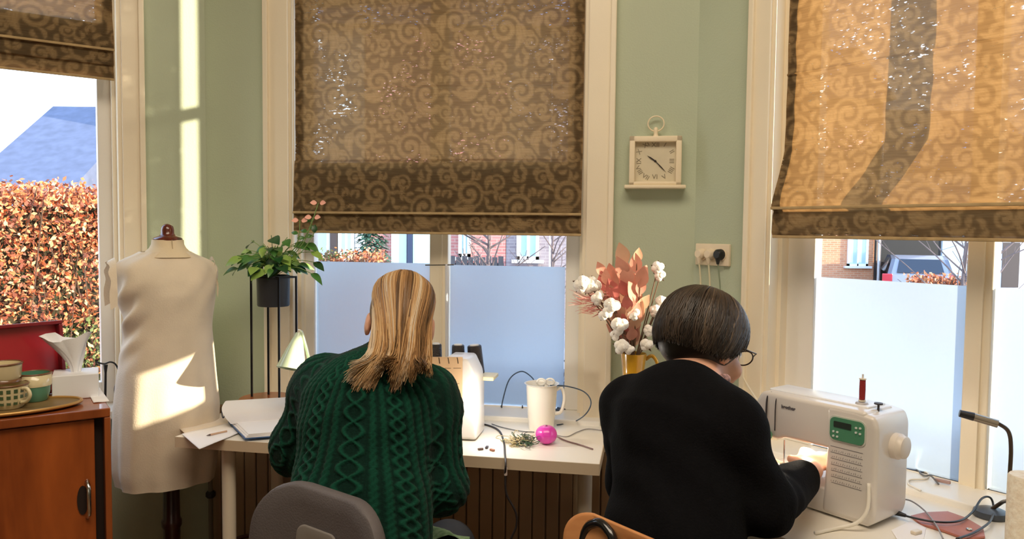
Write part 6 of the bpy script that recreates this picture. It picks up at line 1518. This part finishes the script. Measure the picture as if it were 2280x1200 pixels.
MB().tube([Vector((mxp.x-.07, mxp.y, mz-.004)), Vector((mxp.x+.02, mxp.y, mz-.002))], .002, 6).build('thread_guide', CHROME, R)
point('overlock_fill', MG @ Vector((GW+.05, -.04, .13)), .8, (1.0, .93, .82), .01)  # added fill light beside the machine, whitens its right side and the desk
for lb, x0, y0, y1, tl, w_ in (('black thread cone left of the mast', 971, 766, 836, 0, 14), ('black thread cone right behind the card', 1020, 768, 836, 0, 16), ('large black thread cone at the right end', 1056, 769, 832, .16, 18)):
    p0, p1 = at_y(x0+(5 if tl else 0), y1, Yg+.15), at_y(x0, y0, Yg+.15); rr = w_*2.41/FPX
    Rc = thing('thread_cone', lb, 'thread cone', p0, 'thread cones on the overlock machine'); ax_ = (p1-p0).normalized(); x_ = Vector((1, 0, 0)); x_ = (x_-ax_*x_.dot(ax_)).normalized(); Lc = (p1-p0).length; Mc = frameM(p0, x_, ax_.cross(x_), ax_)
    MB().lathe([(.001, .001), (rr, .001), (rr*1.02, .006), (rr*.88, Lc-.003), (rr*.8, Lc), (.001, Lc)], 28, Mc).build('thread', mat('black_thread', (44, 36, 32), rough=.35, bump=.5, bs=300), Rc, smooth='auto')
    MB().lathe([(.001, Lc), (rr*.6, Lc), (rr*.55, Lc+.003), (.001, Lc+.003)], 20, Mc).build('core', mat('white_core', (226, 222, 214), rough=.5), Rc)
# flip chart card hanging on the machine
cl_, cr_2 = MG @ Vector((GW-.115, -.008, 0)), None
ca = at_y(962, 795, Yg-.03); cb_ = at_y(1030, 795, Yg-.03); zb_ = at_y(1000, 922, Yg-.03).z
R = thing('stitch_card', 'cardboard flip card on rings hanging on the overlock machine', 'card', (ca+cb_)/2); u_ = (cb_-ca); Wc = u_.length; MCd = frameM(Vector((ca.x, ca.y, zb_)), u_.normalized(), Vector((0, 1, 0)), Vector((0, 0, 1))); Hc = ca.z-zb_
KR = mat('kraft_card', (228, 192, 150), rough=.8, var=.04, vs=12)
MB().add([(x, y, z) for y in (0, .003) for x, z in ((0, 0), (Wc*.75, 0), (Wc, Hc*.22), (Wc, Hc), (0, Hc))], [(0,1,2,3,4), (9,8,7,6,5), (0,5,6,1), (1,6,7,2), (2,7,8,3), (3,8,9,4), (4,9,5,0)], MCd).build('card', KR, R)
for k in range(3):
    c = MCd @ Vector((Wc*(.22+.3*k), .001, Hc-.012)); MB().tube([c+Vector((.0, -.008*math.sin(a), .010*math.cos(a)))+Vector((.004*math.sin(a*.5), 0, 0)) for a in np.linspace(-2.2, 2.2, 14)], .0014, 6).build('ring', mat('dark_ring', (90, 70, 52), rough=.3, metal=.6), R, smooth=True)
mb = MB(); 
for (z, x0, x1) in ((.80, .1, .35), (.80, .42, .62), (.80, .7, .95), (.53, .45, .9)): mb.box((Wc*x0, -.0006, Hc*z), (Wc*x1, 0, Hc*z+.0018), MCd)
mb.box((Wc*.55, -.0006, Hc*.24), (Wc*.85, 0, Hc*.24+.003), MCd); mb.build('dark_print', mat('brown_print', (150, 118, 88), rough=.7), R)
MB().box((Wc*.5, -.0006, Hc*.40), (Wc*.88, 0, Hc*.40+.004), MCd).build('red_print', mat('red_print', (212, 106, 86), rough=.7), R)

# ------------------------------------------------------------------ mug, tools, cords and clutter on the middle desk
pm = V2(at_z(1205, 956, DZ)); mh = at_y(1205, 853, pm.y).z-DZ; rm = 33*pm.y/FPX
R = thing('ceramic_jug', 'tall white jug holding white-handled scissors on the desk', 'jug', pm+Vector((0, 0, DZ))); WCm = mat('white_ceramic', (250, 246, 236), rough=.2, coat=.5)
MB().lathe([(.001, .001), (rm*.82, 0), (rm*.86, .004), (rm, mh*.6), (rm*1.06, mh-.004), (rm*1.2, mh), (rm*1.1, mh), (rm*.96, mh-.01), (rm*.8, .01), (.001, .008)], 40, TR(pm.x, pm.y, DZ)).build('body', WCm, R, smooth='auto')
c = Vector((pm.x, pm.y, DZ)); MB().tube(smooth_path([c+Vector((rm*.98, 0, mh*.86)), c+Vector((rm*1.35, 0, mh*.9)), c+Vector((rm*1.55, 0, mh*.68)), c+Vector((rm*1.35, 0, mh*.4)), c+Vector((rm*.92, 0, mh*.34))], 6), .0055, 10).build('handle', WCm, R, smooth=True)
R = thing('scissors', 'white-handled scissors standing in the white jug', 'scissors', c+Vector((0, 0, mh*.4)))
for q in (-1, 1):
    cc_ = c+Vector((.012+.014*q, 0, mh+.004)); MB().tube([cc_+Vector((.013*math.cos(a), .002*q, .010*math.sin(a))) for a in np.linspace(0, 2*PI, 25)], .0032, 8, cap=False).build('grip', WCm, R, smooth=True)
    MB().add([c+Vector((.012+.008*q, .001*q, mh-.004)), c+Vector((.016+.008*q, .001*q, mh-.004)), c+Vector((.010-.008*q, .001*q, mh*.35)), c+Vector((.008-.008*q, .001*q, mh*.35))], [(0, 1, 2, 3)]).build('blade', CHROME, R, fix=False)
s2 = lambda x, y, z=Z_OP0: at_z(x, y, z)
yc = WC.pt(0, 0, 0).y
cable('dark cord arching behind the white jug, plugged beside the rail clips', [WC.hit(1117, 915, -.055), WC.hit(1119, 893, -.03), WC.hit(1134, 845, .0), WC.hit(1160, 827, .0), WC.hit(1182, 838, .03), WC.hit(1196, 858, .06)], .0022, mat('dark_blue_cord', (60, 78, 96), rough=.4))
cable('dark cord looping from the jug right and down to desk', [at_y(1225, 858, 2.36), at_y(1262, 860, 2.38), at_y(1300, 872, 2.38), at_y(1316, 895, 2.36), at_y(1304, 922, 2.33), at_z(1276, 940, Zd), at_z(1240, 946, Zd)], .0020, mat('dark_blue_cord', (60, 78, 96), rough=.4))
for i, x in enumerate((1071, 1116, 1163)):
    c = WC.hit(x, 912, -.058); R = thing('cable_clip', ['small black clip on the window rail beside the overlock machine', 'small black clip on the window rail where the cord arches up', 'small black clip on the window rail left of the white jug'][i], 'clip', c, 'black clips on the window rail')
    MB().box((-.005, -.006, -.006), (.005, .001, .005), TR(*c) @ RZ(math.radians(-10)), bev=.0015).build('body', BLK, R); MB().tube([c+Vector((0, -.003, .004)), c+Vector((0, -.003, .016))], [.003, .0015], 8).build('tip', BLK, R)
kn = V2(s2(1258, 912)); R = thing('scissors', 'dark blue folded scissors on the window sill right of jug', 'scissors', kn+Vector((0, 0, Z_OP0)))
DBL = mat('dark_blue_plastic', (44, 60, 90), rough=.3)
for q in (-1, 1): MB().tube([kn+Vector((-.018+.004*q+.011*math.cos(a), .012*q+.008*math.sin(a), Z_OP0+.003)) for a in np.linspace(0, 2*PI, 19)], .0028, 6, cap=False).build('grip', DBL, R, smooth=True)
MB().tube([kn+Vector((-.01, 0, Z_OP0+.003)), kn+Vector((.05, -.004, Z_OP0+.002))], [.004, .0008], 6).build('blade', mat('dark_steel', (60, 70, 92), rough=.3, metal=.8), R)
# magenta pincushion ball
pk = V2(at_z(1216, 988, DZ)); rk = 25*pk.y/FPX
R = thing('pincushion', 'glossy magenta round pincushion on the middle desk', 'pincushion', pk+Vector((0, 0, DZ))); MG2 = mat('magenta_satin', (222, 66, 178), rough=.25, coat=.4, var=.08, vs=12)
vs = []; F = []; n1, n2 = 40, 16
for j in range(n2+1):
    th = PI*min(max(j/n2, .003), .997)
    for k in range(n1):
        a = 2*PI*k/n1; rr = rk*(1-.05*abs(math.cos(a*4))**6*math.sin(th)); vs.append((pk.x+rr*math.sin(th)*math.cos(a), pk.y+rr*math.sin(th)*math.sin(a), DZ+rk*.86*(1+math.cos(th)*(1-.12*math.exp(-(th/.3)**2)))))
for j in range(n2):
    for k in range(n1): F.append((j*n1+k, (j+1)*n1+k, (j+1)*n1+(k+1) % n1, j*n1+(k+1) % n1))
mkobj('cushion', vs, F, MG2, R, True)
MB().ell((pk.x, pk.y, DZ+rk*1.6), .004, 10, 8).build('knot', mat('dark_magenta', (120, 24, 90), rough=.4), R)
# bundle of threads and trimmings
pt = V2(at_z(1160, 990, DZ)); R = thing('thread_bundle', 'tangle of green and beige thread ends left of pincushion', 'thread', pt+Vector((0, 0, DZ))); rg_ = random.Random(3)
for nm, cl, N_, sp_2, ox in (('green_threads', (70, 96, 70), 46, .020, .012), ('beige_threads', (196, 180, 140), 40, .028, -.014), ('grey_threads', (120, 112, 110), 18, .03, .006)):
    mb = MB()
    for k in range(N_):
        c = Vector((pt.x+ox+rg_.gauss(0, sp_2*.5), pt.y+rg_.gauss(0, sp_2*.45), DZ+rg_.uniform(.003, .018))); P = [c]
        for j in range(4): P.append(Vector((P[-1].x+rg_.gauss(0, .010), P[-1].y+rg_.gauss(0, .008), max(DZ+.002, P[-1].z+rg_.gauss(0, .005)))))
        mb.tube(smooth_path(P, 3), .0011, 4)
    mb.build('threads', mat(nm, cl, rough=.8), R, kind='stuff')
for i, (x, y, c_) in enumerate(((1070, 1002, (90, 66, 60)), (1084, 998, (60, 50, 60)), (1096, 1004, (176, 120, 96)))):
    q = V2(at_z(x, y, DZ)); o = MB().box((-.008, -.004, 0), (.008, .004, .006), TR(q.x, q.y, DZ) @ RZ(.4+i), bev=.0015).build('sewing_clip', mat('clip_%s' % 'abc'[i], c_, rough=.4)); tag(o, ['brown sewing clip at the desk edge, nearest the woman', 'dark sewing clip between the brown and tan ones', 'tan sewing clip at the desk edge, nearest the cord'][i], 'clip', 'sewing clips near the desk edge')
# black cord running over the desk edge
e1 = at_z(1062, 942, Zd); ed = at_z(1126, 1016, Zd+.002); ey_ = ed.y
cable('black cord running across desk and hanging over its front edge', [e1, at_z(1090, 948, Zd), at_z(1112, 960, Zd), at_z(1122, 985, Zd), at_z(1124, 1010, Zd)]+[at_y(x, y, ey_-.045) for x, y in ((1126, 1032), (1125, 1060), (1128, 1100), (1148, 1140), (1150, 1170), (1138, 1200), (1128, 1240))], .0030, mat('cord_black_brown', (44, 36, 34), rough=.5), plug=.006)
q = at_y(1126, 1050, ey_-.045); o = MB().tube([q+Vector((0, 0, .010)), q-Vector((0, 0, .010))], [.0045, .0045], 10).build('cord_adapter', mat('pale_adapter', (206, 186, 176), rough=.4)); tag(o, 'small pale joint on the cord hanging off the desk', 'connector')
cable('thin dark cord from the overlock machine to the jug', [at_z(1095, 944, Zd), at_z(1120, 952, Zd), at_z(1160, 960, Zd), at_z(1190, 962, Zd)], .0016, mat('grey_black_cord', (96, 96, 98), rough=.5))
cable('thin grey cord curving right of the pincushion', [at_z(1236, 968, Zd), at_z(1262, 972, Zd), at_z(1285, 962, Zd), at_z(1308, 955, Zd), at_z(1340, 958, Zd)], .0015, mat('grey_cord', (150, 146, 146), rough=.5))
cable('brown pencil-thick cord end right of the pincushion', [at_z(1240, 972, Zd), at_z(1262, 982, Zd), at_z(1290, 990, Zd), at_z(1320, 1000, Zd)], .0022, mat('brown_cord', (128, 100, 96), rough=.5))

# ------------------------------------------------------------------ papers at the desk's left end
sheet('loose_sheets', 'cream sheet lying under the others at desk left end', 'paper', [at_z(400, 956, DZ), at_z(496, 920, DZ), at_z(590, 940, DZ), at_z(432, 984, DZ)], DZ+.003, mat('cream_paper', (240, 228, 212), rough=.8), th=.0025)
o = sheet('loose_sheets', 'white sheet hanging over the front edge of desk', 'paper', [at_z(405, 970, DZ), at_z(510, 945, DZ), at_z(530, 968, DZ), at_z(444, 1004, DZ)], DZ+.006, PAPER, th=.0018)
p1, p2 = at_z(468, 968, DZ+.009), at_z(505, 960, DZ+.009); R = thing('pencil', 'wooden pencil lying on the loose white sheets', 'pencil', p1); MB().tube([p1, p2], .003, 6).build('barrel', mat('pencil_wood', (206, 170, 140), rough=.5), R); MB().tube([p1, p1+(p1-p2).normalized()*.012], [.003, .0006], 6).build('tip', mat('pencil_tip', (90, 76, 70), rough=.6), R)
BLUEC = mat('blue_cover', (66, 104, 160), rough=.5)
R = thing('ring_binder', 'open blue binder of white pages propped by the plant stand', 'binder', at_z(560, 960, DZ))
A, B, C_, D_ = at_z(508, 945, DZ), at_z(545, 984, DZ), at_z(650, 975, DZ), at_z(640, 925, DZ)
def quad_slab(name, q, th, mt, par):
    q = [Vector(p) for p in q]; n_ = (q[1]-q[0]).cross(q[3]-q[0]).normalized()*th; n_ = n_ if n_.z >= 0 else -n_
    return MB().add(q+[p+n_ for p in q], [(0,1,2,3), (7,6,5,4), (0,4,5,1), (1,5,6,2), (2,6,7,3), (3,7,4,0)]).build(name, mt, par)
up_ = Vector((0, 0, 1)); quad_slab('cover', [p+up_*.008 for p in (A, B, C_, D_)], .003, BLUEC, R)
for k in range(3): quad_slab('page_block', [p+up_*(.0115+.004*k)+Vector((.004, .001, 0))*(k+.6) for p in (A, B, C_, D_)], .0036, PAPER, R)
tl, tr = at_y(502, 893, 2.42), at_y(650, 884, 2.44); bl2, br2 = at_z(514, 944, DZ+.02), at_z(640, 934, DZ+.02)
vs = []; F = []
for i in range(13):
    t = i/12
    for s_ in (0, 1):
        a, b = (tl, bl2) if s_ == 0 else (tr, br2); p = a.lerp(b, t); p = p+Vector((-.006, -.035, .012))*math.sin(PI*t); vs.append(p)
for i in range(12): F.append((2*i, 2*i+1, 2*i+3, 2*i+2))
me_v = vs+[v+Vector((0, .014, -.002)) for v in vs]; m2 = len(vs); F2 = F+[tuple(x+m2 for x in reversed(f)) for f in F]+[(2*i, 2*i+2, m2+2*i+2, m2+2*i) for i in range(12)]+[(2*i+1, m2+2*i+1, m2+2*i+3, 2*i+3) for i in range(12)]+[(0, m2, m2+1, 1), (24, 25, m2+25, m2+24)]
mkobj('page_stack', me_v, F2, PAPER, R, 'auto')
c = at_y(497, 918, 2.40); MB().tube([c+Vector((.004*math.cos(a), 0, .018*math.sin(a))) for a in np.linspace(0, 2*PI, 25)], .002, 6, cap=False).build('binder_ring', mat('binder_steel', (90, 100, 120), rough=.3, metal=.8), R, smooth=True)

# green cloth in the blonde woman's lap
vs = []; F = []; n = 14
for i in range(n):
    for j in range(n):
        a, b = i/(n-1), j/(n-1); p = Vector((-.30+.20*a, 1.80+.10*b, .640-.02*b)) + Vector((0, 0, .010*math.sin(a*9+b*4)-.10*max(0, a-.75)*4*.25)); vs.append(p)
for i in range(n-1):
    for j in range(n-1): F.append((i*n+j, (i+1)*n+j, (i+1)*n+j+1, i*n+j+1))
o = mkobj('green_cloth', vs, F, mat('leaf_green_cotton', (96, 132, 76), rough=.9, rgb2=(150, 172, 130), vs=60), None, True, fix=False); tag(o, 'green patterned cloth in the lap of the blonde woman', 'cloth')
